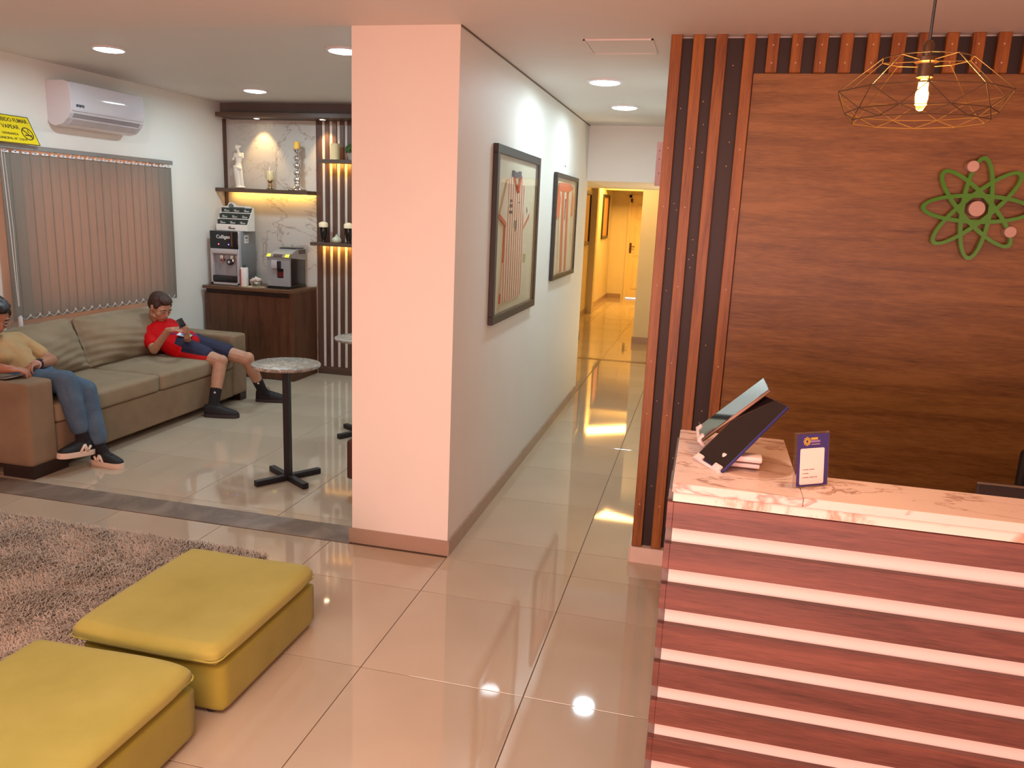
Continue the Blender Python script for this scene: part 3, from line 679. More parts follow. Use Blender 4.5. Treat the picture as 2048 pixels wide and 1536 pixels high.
MB().lathe(x, y, [(0.01, 2.085), (0.03, 2.12), (0.04, 2.125), (0.04, 2.135), (0.02, 2.135)], 24).build('cup', chrome, t, True)
MB().lathe(x, y, [(0.03, 2.135), (0.031, 2.185), (0.024, 2.20), (0.006, 2.197)], 20).build('candle', plain('yellow_wax', '#e0b048', 0.5), t, True, 40)
t = thing('glass_candle', 'pale pillar candle in a clear jar on the upper small shelf', 'candle', (-3.41, 6.98, 2.048))
MB().lathe(-3.41, 6.98, [(0.042, 2.049), (0.042, 2.19), (0.036, 2.193)], 24).build('candle', wax, t, True, 40)
MB().lathe(-3.41, 6.98, [(0.046, 2.0485), (0.046, 2.235), (0.044, 2.235), (0.044, 2.0495)], 24).build('glass_jar', glass_m, t, True, 40)
t = thing('topiary', 'small round green topiary in a pale pot on the upper small shelf', 'plant', (-3.24, 6.98, 2.048))
MB().lathe(-3.238, 6.98, [(0.038, 2.048), (0.05, 2.115), (0.052, 2.12), (0.045, 2.12), (0.043, 2.11)], 24).build('pot', plain('grey_pot', '#8a8478', 0.7), t, True, 40)
q = MB()
for k in range(260):
    a, b = random.uniform(0, 2*PI), math.acos(random.uniform(-0.35, 1)); r = 0.058+random.uniform(-0.004, 0.004)
    c = Vector((-3.238+r*math.sin(b)*math.cos(a), 6.98+r*math.sin(b)*math.sin(a), 2.135+r*math.cos(b)*0.95)); q.ell(c, (0.008, 0.008, 0.008), n=6)
q.ell((-3.238, 6.98, 2.135), (0.054, 0.054, 0.052)); q.build('foliage', plain('topiary_green', '#3f5a2a', 0.8, var=0.3, nscale=60), t)['kind'] = 'stuff'
for x, zt, lb in ((-3.541, 1.4365, 'black goblet candle holder with ivory candle, left end of the lower small shelf'), (-3.285, 1.4325, 'black goblet candle holder with ivory candle, right end of the lower small shelf')):
    t = thing('candle_goblet', lb, 'candle holder', (x, 6.99, 1.29), 'black candle goblets on the small shelf')
    MB().lathe(x, 6.99, [(0.036, 1.29), (0.034, 1.296), (0.02, 1.303), (0.019, 1.32), (0.028, 1.345), (0.034, 1.38), (0.036, 1.42), (0.05, 1.427), (0.05, 1.432), (0.01, 1.432)], 24).build('goblet', plain('black_glass', '#15110f', 0.1), t, True, 50)
    MB().lathe(x, 6.99, [(0.043, 1.432), (0.043, 1.465), (0.036, 1.475), (0.008, 1.485)], 24).build('candle', plain('ivory_candle', '#e6d6b0', 0.5), t, True, 40)
    MB().tube([(x, 6.99, 1.482), (x, 6.99, 1.494)], 0.0015, 6).build('wick', black_m, t)
t = thing('glass_jar', 'squat clear glass jar with lid between the two black goblets', 'jar', (-3.41, 6.99, 1.29))
MB().lathe(-3.405, 6.99, [(0.03, 1.29), (0.044, 1.30), (0.046, 1.325), (0.03, 1.345), (0.018, 1.348)], 24).build('bowl', plain('greenish_glass', '#b9bda2', 0.08, var=0.1), t, True, 50)
MB().lathe(-3.405, 6.99, [(0.02, 1.348), (0.018, 1.356), (0.008, 1.36), (0.01, 1.368), (0.003, 1.372)], 20).build('lid', plain('lid_glass', '#c9cbb2', 0.08), t, True, 50)

# ---- cabinet
cabw = wood('cabinet_walnut', '#4a2a18', '#5f3a22', (7, 7, 0.5), 0.4, 24, '#301a0e')
t = thing('coffee_cabinet', 'dark walnut two-door cabinet carrying the water dispenser and coffee machine', 'cabinet', (-4.13, 6.85, 0))
MB().box(-4.595, -3.665, 6.598, 7.085, 0.826, 0.853, 0.0015, 1).build('top', wood('cabinet_top_wood', '#5a3d28', '#6d4c33', (0.5, 6, 6), 0.35, 24, '#3c2818'), t)
MB().box(-3.70, -3.667, 6.612, 7.085, 0.0, 0.826).build('side_panel', cabw, t)
MB().box(-4.59, -3.70, 6.66, 7.085, 0.0, 0.826).build('body', cabw, t)
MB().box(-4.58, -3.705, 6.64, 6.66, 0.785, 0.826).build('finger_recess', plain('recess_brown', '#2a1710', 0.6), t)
MB().box(-4.585, -4.141, 6.618, 6.66, 0.13, 0.783, 0.001, 1).build('door', cabw, t)
MB().box(-4.137, -3.702, 6.618, 6.66, 0.13, 0.783, 0.001, 1).build('door', cabw, t)
MB().box(-4.585, -3.702, 6.618, 6.66, 0.004, 0.125, 0.001, 1).build('plinth_drawer', cabw, t)

# ---- water dispenser
t = thing('water_dispenser', 'silver countertop water dispenser with black top panel and two taps', 'water dispenser', (-4.4, 6.85, 0.853))
T0 = 0.857
sil = plain('silver_plastic', '#9a9c9c', 0.35, 0.3, var=0.02); sil2 = plain('light_silver', '#b4b2b2', 0.3, 0.2, var=0.02)
q = MB(); q.box(-4.563, -4.262, 6.74, 7.0, T0, 1.362, 0.006, 2); q.build('housing', plain('grey_side', '#7f8384', 0.4, 0.2, var=0.02), t, True, 40)
q = MB(); q.box(-4.565, -4.26, 6.70, 6.742, T0, 1.16, 0.003, 1); 
# front frame with niche: built as four bars instead of a solid
q.bm.free(); q = MB()
q.box(-4.565, -4.538, 6.70, 6.742, T0, 1.362, 0.004, 1); q.box(-4.287, -4.26, 6.70, 6.742, T0, 1.362, 0.004, 1); q.box(-4.565, -4.26, 6.70, 6.742, T0, 0.882, 0.004, 1); q.build('front_frame', sil2, t, True, 40)
MB().box(-4.539, -4.286, 6.731, 6.741, 0.88, 1.16).build('niche', plain('niche_grey', '#8b898b', 0.35, 0.2), t)
MB().box(-4.562, -4.263, 6.694, 6.72, 1.195, 1.36, 0.008, 3).build('control_panel', plain('gloss_black', '#17171a', 0.12), t, True, 40)
MB().box(-4.55, -4.272, 6.690, 6.73, 1.150, 1.196, 0.006, 2).build('tap_cover', sil2, t, True, 40)
MB().box(-4.545, -4.288, 6.695, 6.735, 0.884, 0.945, 0.008, 2).build('drip_tray', plain('tray_black', '#1c1d1f', 0.3), t, True, 40)
for x in (-4.446, -4.335):
    q = MB(); q.box(x-0.018, x+0.018, 6.70, 6.74, 1.10, 1.135, 0.004, 2); q.lathe(x, 6.716, [(0.01, 1.08), (0.01, 1.10)], 12); q.build('tap', chrome, t, True, 40)
MB().box(-4.464, -4.428, 6.705, 6.738, 1.078, 1.098, 0.002, 1).build('tap_lever', plain('tap_red', '#7a3532', 0.4), t)
q = MB(); q.loft([[(-4.366+r*math.cos(2*PI*i/24), y, 1.074+r*math.sin(2*PI*i/24)) for i in range(24)] for r, y in ((0.03, 6.735), (0.03, 6.70), (0.024, 6.697))]); q.build('knob', plain('knob_black', '#23242a', 0.2), t, True, 40)
q = MB(); q.loft([[(-4.366+r*math.cos(2*PI*i/16), y, 1.074+r*math.sin(2*PI*i/16)) for i in range(16)] for r, y in ((0.014, 6.698), (0.012, 6.694))]); q.build('knob_cap', chrome, t)
for x, c in ((-4.467, (1, 0.1, 0.15, 1)), (-4.362, (0.15, 0.15, 1, 1))):
    MB().ell((x, 6.693, 1.237), (0.006, 0.003, 0.006), n=10).build('indicator_light', emit('indicator_%d' % (x > -4.4), c, 4), t)
wht = plain('white_lettering', '#d8d8d4', 0.5, var=0)
text('Culligan', 0.045, wht, t, basis((-4.418, 6.6925, 1.305), (1, 0, 0), (0, 0, 1)))
q = MB(); q.box(-4.2625, -4.2605, 6.80, 6.87, 1.25, 1.325); q.build('side_label', wht, t)
q = MB(); q.box(-4.2606, -4.2600, 6.815, 6.855, 1.27, 1.275); q.box(-4.2606, -4.2600, 6.815, 6.855, 1.29, 1.31); q.build('label_print', plain('label_grey', '#7c8080', 0.5), t)

# ---- tea display
t = thing('tea_display', 'white tiered cardboard stand of small dark green tea boxes', 'display stand', (-4.38, 6.82, 1.362))
card = plain('white_card', '#d9d6cc', 0.7, var=0.02); dg = plain('dark_green_box', '#27332f', 0.5, var=0.2, nscale=20)
q = MB(); zb = 1.364
q.box(-4.54, -4.215, 6.775, 6.782, zb, zb+0.052); q.box(-4.54, -4.215, 6.90, 6.906, zb, zb+0.20)
q.prism([(6.778, zb), (6.905, zb), (6.905, zb+0.215), (6.885, zb+0.215), (6.778, zb+0.052)], 'x', -4.542, -4.537); q.prism([(6.778, zb), (6.905, zb), (6.905, zb+0.215), (6.885, zb+0.215), (6.778, zb+0.052)], 'x', -4.218, -4.213)
q.box(-4.54, -4.215, 6.778, 6.905, zb, zb+0.004)
q.prism([(-4.53, 1.545), (-4.225, 1.545), (-4.235, 1.592), (-4.39, 1.594), (-4.40, 1.61), (-4.43, 1.625), (-4.47, 1.62), (-4.485, 1.592), (-4.53, 1.585)], 'y', 6.885, 6.89)
q.build('stand', card, t)
for r_i in range(3):
    q = MB(); q.box(-4.537, -4.218, 6.782+r_i*0.036, 6.786+r_i*0.036, zb+0.05+r_i*0.055, zb+0.058+r_i*0.055); q.build('ledge', card, t)
    for c_i in range(3):
        x0 = -4.533+c_i*0.106; y0 = 6.788+r_i*0.036; z0 = zb+0.06+r_i*0.055
        MB().box(x0, x0+0.101, y0, y0+0.03, z0-0.02, z0+0.04, 0.001, 1).build('tea_box', dg, t)
        q = MB(); q.box(x0+0.03, x0+0.082, y0-0.001, y0, z0+0.006, z0+0.016); q.box(x0+0.03, x0+0.05, y0-0.001, y0, z0+0.018, z0+0.026); q.build('box_print', plain('pale_print', '#a9aea6', 0.6), t)
q = MB(); q.box(-4.46, -4.30, 6.8835, 6.885, 1.558, 1.582); q.ell((-4.445, 6.8835, 1.59), (0.028, 0.002, 0.024), n=14); q.build('header_print', plain('header_green', '#5f6c66', 0.6, var=0.2, nscale=40), t)
q = MB(); q.box(-4.41, -4.34, 6.7738, 6.775, 1.378, 1.39); q.box(-4.41, -4.385, 6.7738, 6.775, 1.392, 1.402); q.build('front_print', plain('print_dark', '#5d5a55', 0.6), t)

# ---- coffee machine
t = thing('coffee_machine', 'silver and black bean-to-cup coffee machine on the cabinet', 'coffee machine', (-3.85, 6.9, 0.853))
blk = plain('machine_black', '#19171a', 0.25, var=0.05)
MB().box(-3.985, -3.765, 6.715, 7.06, 0.853, 0.878, 0.003, 1).build('base', blk, t)
MB().box(-3.965, -3.768, 6.745, 7.055, 0.878, 1.16, 0.006, 2).build('body', blk, t, True, 40)
q = MB(); q.prism([(6.745, 1.14), (7.06, 1.11), (7.06, 1.215), (6.90, 1.215), (6.745, 1.165)], 'x', -3.972, -3.764); q.build('upper_casing', sil, t)
MB().box(-3.955, -3.78, 6.90, 7.05, 1.216, 1.225, 0.003, 1).build('hopper_lid', plain('hopper_black', '#242226', 0.3), t)
MB().box(-3.7645, -3.7625, 6.92, 7.05, 1.17, 1.21).build('side_window', plain('smoked_panel', '#3a3030', 0.2), t)
q = MB(); q.box(-3.982, -3.885, 6.722, 6.746, 0.945, 1.04); q.box(-3.815, -3.752, 6.722, 6.746, 0.945, 1.04); q.box(-3.982, -3.752, 6.722, 6.746, 0.878, 0.945); q.box(-3.982, -3.752, 6.722, 6.746, 1.04, 1.15)
q.build('front_panel', sil, t, True, 40)
MB().box(-3.89, -3.81, 6.738, 6.744, 0.94, 1.045).build('niche', blk, t)
MB().box(-3.885, -3.815, 6.722, 6.738, 0.945, 0.953).build('drip_grid', sil, t)
MB().box(-3.883, -3.817, 6.733, 6.738, 0.965, 1.01).build('red_panel', plain('niche_red', '#5a1822', 0.3), t)
q = MB(); q.box(-3.868, -3.838, 6.695, 6.735, 1.03, 1.11, 0.005, 2); q.build('spout', blk, t, True, 40)
q = MB(); q.box(-3.93, -3.87, 6.700, 6.725, 1.04, 1.115, 0.006, 2); q.build('spout_cover', sil2, t, True, 40)
q = MB(); q.prism([(6.712, 1.146), (6.745, 1.146), (6.745, 1.176), (6.735, 1.176)], 'x', -3.985, -3.75); q.build('button_panel', plain('panel_grey', '#8f8c88', 0.3, 0.3), t)
ybt = emit('yellow_button', (0.75, 0.8, 0.03, 1), 1.0)
for a, b in ((-3.980, -3.945), (-3.795, -3.755)):
    q = MB(); q.prism([(6.709, 1.149), (6.716, 1.149), (6.739, 1.172), (6.733, 1.174)], 'x', a, b); q.build('lit_button', ybt, t)
q = MB(); q.prism([(6.709, 1.152), (6.716, 1.152), (6.737, 1.170), (6.731, 1.172)], 'x', -3.915, -3.825); q.build('display', plain('display_brown', '#54423e', 0.2), t)

# ---- tray, carton, cup with sachets
t = MB().lathe(-4.125, 6.70, [(0.13, 0.853), (0.142, 0.861), (0.138, 0.861), (0.125, 0.856)], 32)
for v in t.bm.verts: v.co.y = 6.66+(v.co.y-6.70)*0.35+0.02
o = t.build('serving_tray', plain('cream_tray', '#d5cbb4', 0.4), None, True, 40); tag(o, 'small cream serving tray in front of the coffee machine', 'tray')
t = thing('milk_carton', 'white and red carton with dark cap beside the water dispenser', 'carton', (-4.19, 6.66, 0.857))
MB().box(-4.224, -4.165, 6.655, 6.70, 0.858, 1.035, 0.006, 2).build('carton_body', plain('carton_white', '#dedbd6', 0.5, var=0.05, nscale=40), t, True, 40)
MB().box(-4.2255, -4.215, 6.654, 6.701, 0.86, 1.02).build('red_edge', plain('carton_red', '#a3473c', 0.5), t)
MB().lathe(-4.195, 6.678, [(0.014, 1.035), (0.014, 1.055), (0.012, 1.058)], 16).build('cap', plain('cap_dark', '#26332c', 0.4), t, True, 40)
t = thing('sachet_cup', 'glass bowl filled with white and red sachets', 'bowl', (-4.07, 6.66, 0.857))
MB().lathe(-4.07, 6.67, [(0.03, 0.858), (0.045, 0.875), (0.058, 0.92), (0.055, 0.92), (0.043, 0.878)], 24).build('bowl', glassy('bowl_glass', (0.9, 0.92, 0.88, 1), 0.25), t, True)
q = MB(); q2 = MB()
for k in range(22):
    c = Vector((-4.07+random.uniform(-0.04, 0.04), 6.67+random.uniform(-0.035, 0.035), 0.90+random.uniform(0, 0.045)))
    Rm = Matrix.Translation(c) @ Euler((random.uniform(-1, 1), random.uniform(-1, 1), random.uniform(0, 3))).to_matrix().to_4x4()
    (q2 if k % 6 == 0 else q).box(-0.018, 0.018, -0.012, 0.012, -0.002, 0.002, 0, 1, Rm)
q.build('white_sachets', plain('sachet_white', '#e4ded6', 0.5), t)['kind'] = 'stuff'; q2.build('red_sachets', plain('sachet_red', '#b03535', 0.5), t)['kind'] = 'stuff'

# ================================================================== AIR CONDITIONER, SIGN, BLIND
t = thing('air_conditioner', 'white wall split air conditioner above the window blind', 'air conditioner', (-4.55, 5.3, 2.12))
prof = [(-4.619, 2.417), (-4.47, 2.417), (-4.432, 2.405), (-4.418, 2.33), (-4.42, 2.235), (-4.43, 2.20), (-4.455, 2.165), (-4.50, 2.125), (-4.56, 2.11), (-4.605, 2.125), (-4.619, 2.15)]
MB().prism(prof, 'y', 4.93, 5.69).build('casing', plain('ac_white', '#d3cfd2', 0.25, var=0.01), t)
MB().prism([(-4.432, 2.408), (-4.412, 2.33), (-4.414, 2.225), (-4.42, 2.215), (-4.424, 2.24), (-4.422, 2.33), (-4.437, 2.402)], 'y', 4.945, 5.675).build('front_panel', plain('ac_gloss', '#d0ced4', 0.06, var=0.0, coat=0.6), t, True, 30)
MB().prism([(-4.428, 2.200), (-4.447, 2.172), (-4.455, 2.176), (-4.434, 2.203)], 'y', 4.97, 5.65).build('air_outlet', plain('outlet_grey', '#9b9497', 0.4), t)
MB().prism([(-4.450, 2.163), (-4.493, 2.127), (-4.498, 2.134), (-4.455, 2.17)], 'y', 4.98, 5.64).build('louvre', plain('louvre_white', '#c9c3c4', 0.35), t)
q = MB()
for k, (a, b) in enumerate(((0, 0.014), (0.018, 0.024), (0.028, 0.042), (0.046, 0.058), (0.062, 0.074))): q.box(-4.4145, -4.4115, 4.975+a, 4.975+b, 2.243+(0.003 if k % 2 else 0), 2.262)
q.build('badge_print', plain('badge_dark', '#2f2b3d', 0.4), t)

t = thing('no_smoking_sign', 'yellow PROHIBIDO FUMAR Y VAPEAR sign leaning above the blind rail', 'sign', (-4.55, 4.45, 1.953))
# local x along +Y (reads left to right from the room), local y up the leaning face
Wd, Ht = 0.42, 0.205
m = basis((-4.498, 4.298, 1.954), (0, 1, 0), (-0.09, 0, 0.183))
ysig = plain('sign_yellow', '#dcc400', 0.4, var=0.03)
onm(MB().box(0, Wd, 0, Ht, -0.004, 0)).build('plate', ysig, t)
bk = plain('sign_black', '#3a2c08', 0.5, var=0)
q = MB(); q.box(0, Wd, 0, 0.005, 0, 0.001); q.box(0, Wd, Ht-0.005, Ht, 0, 0.001); q.box(0, 0.005, 0, Ht, 0, 0.001); q.box(Wd-0.005, Wd, 0, Ht, 0, 0.001); onm(q).build('border', bk, t)
text('PROHIBIDO FUMAR', 0.040, bk, t, m @ Matrix.Translation((Wd/2+0.028, 0.168, 0.0005)), width=0.315)
text('Y VAPEAR', 0.040, bk, t, m @ Matrix.Translation((Wd/2+0.008, 0.118, 0.0005)), width=0.175)
text('ORDENANZA', 0.022, bk, t, m @ Matrix.Translation((Wd/2, 0.068, 0.0005)), width=0.13)
text('MUNICIPAL N\u00b0 210/19', 0.024, bk, t, m @ Matrix.Translation((Wd/2, 0.033, 0.0005)), width=0.235)
for cx in (0.065, Wd-0.065):
    q = MB(); n = 36
    R = [[q.bm.verts.new((cx+r*math.cos(2*PI*k/n), 0.08+r*math.sin(2*PI*k/n), z)) for r, z in ((0.046, 0), (0.039, 0), (0.039, 0.0012), (0.046, 0.0012))] for k in range(n)]
    for k in range(n):
        for i in range(4): q.bm.faces.new((R[k][i], R[k][(i+1) % 4], R[(k+1) % n][(i+1) % 4], R[(k+1) % n][i]))
    rm = Matrix.Translation((cx, 0.08, 0)) @ Matrix.Rotation(-PI/4, 4, 'Z'); q.box(-0.042, 0.042, -0.004, 0.004, 0, 0.0012, 0, 1, rm)
    q.box(cx-0.026, cx+0.03, 0.064, 0.073, 0, 0.0009); q.tube([(cx+0.02, 0.085, 0.0005), (cx+0.01, 0.10, 0.0005), (cx+0.022, 0.115, 0.0005)], 0.0025, 6)
    onm(q).build('no_smoking_symbol', bk, t)

# blind
bl = thing('vertical_blind', 'grey vertical blind with bottom chain over the lounge window', 'blind', (-4.55, 5.3, 0.77))
def blindmat():
    t = NT('blind_fabric'); out = t.t.nodes['Material Output']; c = srgb('#8f897e')
    t.b.inputs['Base Color'].default_value = c; t.b.inputs['Roughness'].default_value = 0.85
    tr = t.n('ShaderNodeBsdfTranslucent'); tr.inputs[0].default_value = srgb('#a89a8a')
    mx = t.n('ShaderNodeMixShader'); mx.inputs[0].default_value = 0.35; t.l(t.b.outputs[0], mx.inputs[1]); t.l(tr.outputs[0], mx.inputs[2]); t.l(mx.outputs[0], out.inputs['Surface'])
    t.bump(t.noise(t.coord((1, 1, 1)), 300, 2), 0.2, 0.001); return t.m
bm_ = blindmat()
y0b, y1b = 4.43, 6.165; NS = 21; pitch_ = (y1b-y0b)/NS
MB().box(-4.585, -4.53, y0b-0.03, y1b, 1.918, 1.952, 0.003, 1).build('rail', plain('rail_grey', '#8f8c88', 0.2, 0.3), bl)
q = MB()
for k in range(NS):
    yy = y0b+(k+0.5)*pitch_; q.box(-4.553, -4.545, yy-0.030, yy+0.028, 1.893, 1.907, 0.001, 1)
    q.box(-4.556, -4.545, yy-0.008, yy+0.004, 1.90, 1.919)
q.build('slat_clips', white_pl, bl)['kind'] = 'stuff'
for k in range(NS):
    yy = y0b+k*pitch_; off = 0.0012 if k % 2 else -0.0006; a = 0.0015
    pts = [(-4.557+off+a, yy), (-4.551+off, yy+pitch_*0.5), (-4.555+off-a, yy+pitch_*1.10), (-4.5565+off-a, yy+pitch_*1.06), (-4.5525+off, yy+pitch_*0.5), (-4.5585+off+a, yy)]
    MB().prism(pts, 'z', 0.775, 1.897).build('blind_slat', bm_, bl)
q = MB()
for k in range(NS-1):
    ya, yb_ = y0b+(k+0.5)*pitch_, y0b+(k+1.5)*pitch_; pts = []
    for i in range(7):
        s = i/6; pts.append((-4.540, ya+(yb_-ya)*s, 0.806-0.026*math.sin(PI*s)))
    q.tube(pts, 0.0022, 5)
    q.box(-4.546, -4.538, ya-0.006, ya+0.006, 0.796, 0.812)
q.build('bottom_chain', plain('chain_white', '#c9c6c0', 0.4), bl)['kind'] = 'stuff'
MB().tube([(-4.535, y0b-0.0, 1.915), (-4.525, y0b+0.005, 1.4), (-4.52, y0b+0.012, 0.88)], 0.003).build('pull_cord', plain('cord_white', '#cfcac6', 0.5), bl)
MB().tube([(-4.535, y0b+0.02, 1.915), (-4.525, y0b+0.03, 1.4), (-4.52, y0b+0.02, 0.88)], 0.002).build('pull_cord', bpy.data.materials['cord_white'], bl)
MB().lathe(-4.52, y0b+0.017, [(0.014, 0.72), (0.014, 0.80), (0.010, 0.81)], 14).build('cord_weight', white_pl, bl, True, 40)
# ================================================================== SOFA
def fabric(name, a, b, rough=0.9, s=14, bump=0.35, sheen=0.0):
    t = NT(name); v = t.coord(); n1 = t.noise(v, s, 4); n2 = t.noise(v, 420, 2)
    t.l(t.ramp(n1, [(0.3, srgb(a)), (0.7, srgb(b))]), t.b.inputs['Base Color']); t.b.inputs['Roughness'].default_value = rough
    t.b.inputs['Specular IOR Level'].default_value = 0.2; t.b.inputs['Sheen Weight'].default_value = sheen
    t.bump(n2, bump, 0.0012); return t.m
sofa_m = fabric('sofa_fabric', '#7d6a54', '#8a765f', s=5)
cush_m = fabric('cushion_fabric', '#84745c', '#90806a', s=6)
sf = thing('sofa', 'brown-beige fabric sofa with two loose back cushions under the blind', 'sofa', (-4.15, 4.76, 0))
def soft(name, x0, x1, y0, y1, z0, z1, m, parent, bev=0.03, puff=0.0, wr=0.0, seed=0, subs=22, pillow=0.0):
    """rounded upholstered block, subdivided and gently inflated"""
    bm = bmesh.new(); bmesh.ops.create_cube(bm, size=2.0)
    bmesh.ops.subdivide_edges(bm, edges=bm.edges[:], cuts=subs, use_grid_fill=True)
    sx, sy, sz = (x1-x0)/2, (y1-y0)/2, (z1-z0)/2; c = Vector(((x0+x1)/2, (y0+y1)/2, (z0+z1)/2)); rnd = random.Random(seed)
    ph = [rnd.uniform(0, 6) for _ in range(6)]
    for v in bm.verts:
        p = Vector((v.co.x*sx, v.co.y*sy, v.co.z*sz)); q = Vector((max(-sx+bev, min(sx-bev, p.x)), max(-sy+bev, min(sy-bev, p.y)), max(-sz+bev, min(sz-bev, p.z))))
        d = p-q
        if d.length > 1e-9: p = q + d.normalized()*min(bev, d.length if sum(abs(x) > 1e-9 for x in d) == 1 else bev)
        u, vv, ww = v.co
        p.x += puff*(1-vv*vv)*(1-ww*ww)*(1 if u > 0 else -1)*abs(u)*(1 if sx <= min(sy, sz) else 0.25)
        p.z += puff*(1-u*u)*(1-vv*vv)*ww*(1 if sz <= min(sx, sy) else 0.25)
        if pillow: # pinch corners
            k = 1-pillow*(vv*vv*ww*ww); p.x *= max(0.25, 1-pillow*3.2*max(abs(vv), abs(ww))**6)
        if wr:
            p.x += wr*math.sin(9*vv+ph[0]+3*ww)*math.sin(7*ww+ph[1])*(1 if u > 0.5 else 0); p.x += wr*0.8*math.sin(23*ww+2.5*math.sin(3*vv+ph[2]))*max(0, -ww*0.5+0.5)*(1 if u > 0.3 else 0)
        v.co = c+p
    me = bpy.data.meshes.new(name); bmesh.ops.recalc_face_normals(bm, faces=bm.faces[:]); bm.to_mesh(me); bm.free(); me.materials.append(m)
    for p in me.polygons: p.use_smooth = True
    o = bpy.data.objects.new(name, me); C.objects.link(o); 
    if parent is not None: adopt(o, parent)
    return o
XF = -3.695
soft('arm', -4.56, XF, 3.63, 3.825, 0.075, 0.575, sofa_m, sf, 0.018)
soft('arm', -4.56, XF-0.005, 5.69, 5.885, 0.06, 0.565, sofa_m, sf, 0.018)
soft('base_panel', -4.56, XF-0.012, 3.82, 5.695, 0.055, 0.295, sofa_m, sf, 0.012)
soft('back_frame', -4.60, -4.43, 3.63, 5.885, 0.075, 0.72, sofa_m, sf, 0.03)
for i, (ya, yb) in enumerate(((3.83, 4.775), (4.78, 5.685))):
    soft('seat_cushion', -4.42, XF+0.005, ya, yb, 0.292, 0.418, cush_m, sf, 0.028, 0.014, 0.0, i)
q = MB()
for (xa, xb, ya, yb) in ((-3.80, -3.702, 3.64, 3.90), (-3.80, -3.71, 5.79, 5.88), (-4.55, -4.45, 3.635, 3.73), (-4.55, -4.45, 5.79, 5.88)):
    MB().box(xa-0.12*(xa > -4), xb, ya, yb, 0.0, 0.078).build('foot', plain('dark_foot_wood', '#24130e', 0.5), sf)
def cushion(name, cx, cy, cz, w_, h_, d_, tilt, seed, roll_=0.0):
    o = soft(name, -d_/2, d_/2, -w_/2, w_/2, -h_/2, h_, cush_m, None, 0.03, 0.075, 0.006, seed, 40, 0.22)
    for v in o.data.vertices: v.co.z -= h_/4
    mt = Matrix.Translation((cx, cy, cz)) @ Matrix.Rotation(roll_, 4, 'X') @ Matrix.Rotation(tilt, 4, 'Y')
    o.data.transform(mt); adopt(o, sf); return o
cushion('back_cushion', -4.315, 4.285, 0.568, 0.88, 0.255, 0.12, math.radians(-20), 3, math.radians(4))
cushion('back_cushion', -4.325, 5.19, 0.578, 0.89, 0.255, 0.12, math.radians(-19), 8, math.radians(-1))

# ================================================================== TABLES AND CHAIR
granite = marble('granite_top', '#aaa79c', '#6a655c', 26, 0.08, 0.25, True, stretch=(0.5, 1.4, 1))
leg_m = plain('table_black', '#18151a', 0.45, var=0.1)
def table(x, y, label, rot=0.0, zt=0.722):
    t = thing('pedestal_table', label, 'table', (x, y, 0), 'round granite pedestal tables')
    MB().lathe(x, y, [(0.19, zt-0.022), (0.198, zt-0.017), (0.2, zt-0.008), (0.197, zt-0.002), (0.19, zt)], 56).build('table_top', granite, t, True, 50)
    MB().box(x-0.10, x+0.10, y-0.10, y+0.10, zt-0.032, zt-0.022).build('mount_plate', leg_m, t)
    MB().box(x-0.019, x+0.019, y-0.019, y+0.019, 0.03, zt-0.03, 0.002, 1).build('pole', leg_m, t)
    for k in range(4):
        a = math.radians(57+rot+90*k)
        MB().box(0.0, 0.212, -0.019, 0.019, 0.0, 0.034, 0.002, 1, Matrix.Translation((x, y, 0.0005)) @ Matrix.Rotation(a, 4, 'Z')).build('leg', leg_m, t)
table(-2.352, 4.155, 'round granite pedestal table standing clear in front of the sofa')
table(-2.355, 5.24, 'round granite pedestal table half hidden by the pillar, farther back', 4)
t = thing('lounge_chair', 'dark brown upholstered chair with red legs half hidden by the pillar', 'chair', (-1.62, 4.28, 0))
bl_m = plain('brown_leather', '#4d2a22', 0.5, var=0.1)
soft('seat', -1.90, -1.33, 4.0, 4.56, 0.105, 0.345, bl_m, t, 0.02, 0.006, subs=12)
soft('backrest', -1.44, -1.33, 4.0, 4.56, 0.345, 0.72, bl_m, t, 0.03, 0.005, subs=12)
for (x, y) in ((-1.835, 4.05), (-1.835, 4.50), (-1.40, 4.05), (-1.40, 4.50)):
    MB().lathe(x, y, [(0.012, 0.0), (0.016, 0.108)], 12).build('leg', plain('red_paint', '#a8202a', 0.4), t)

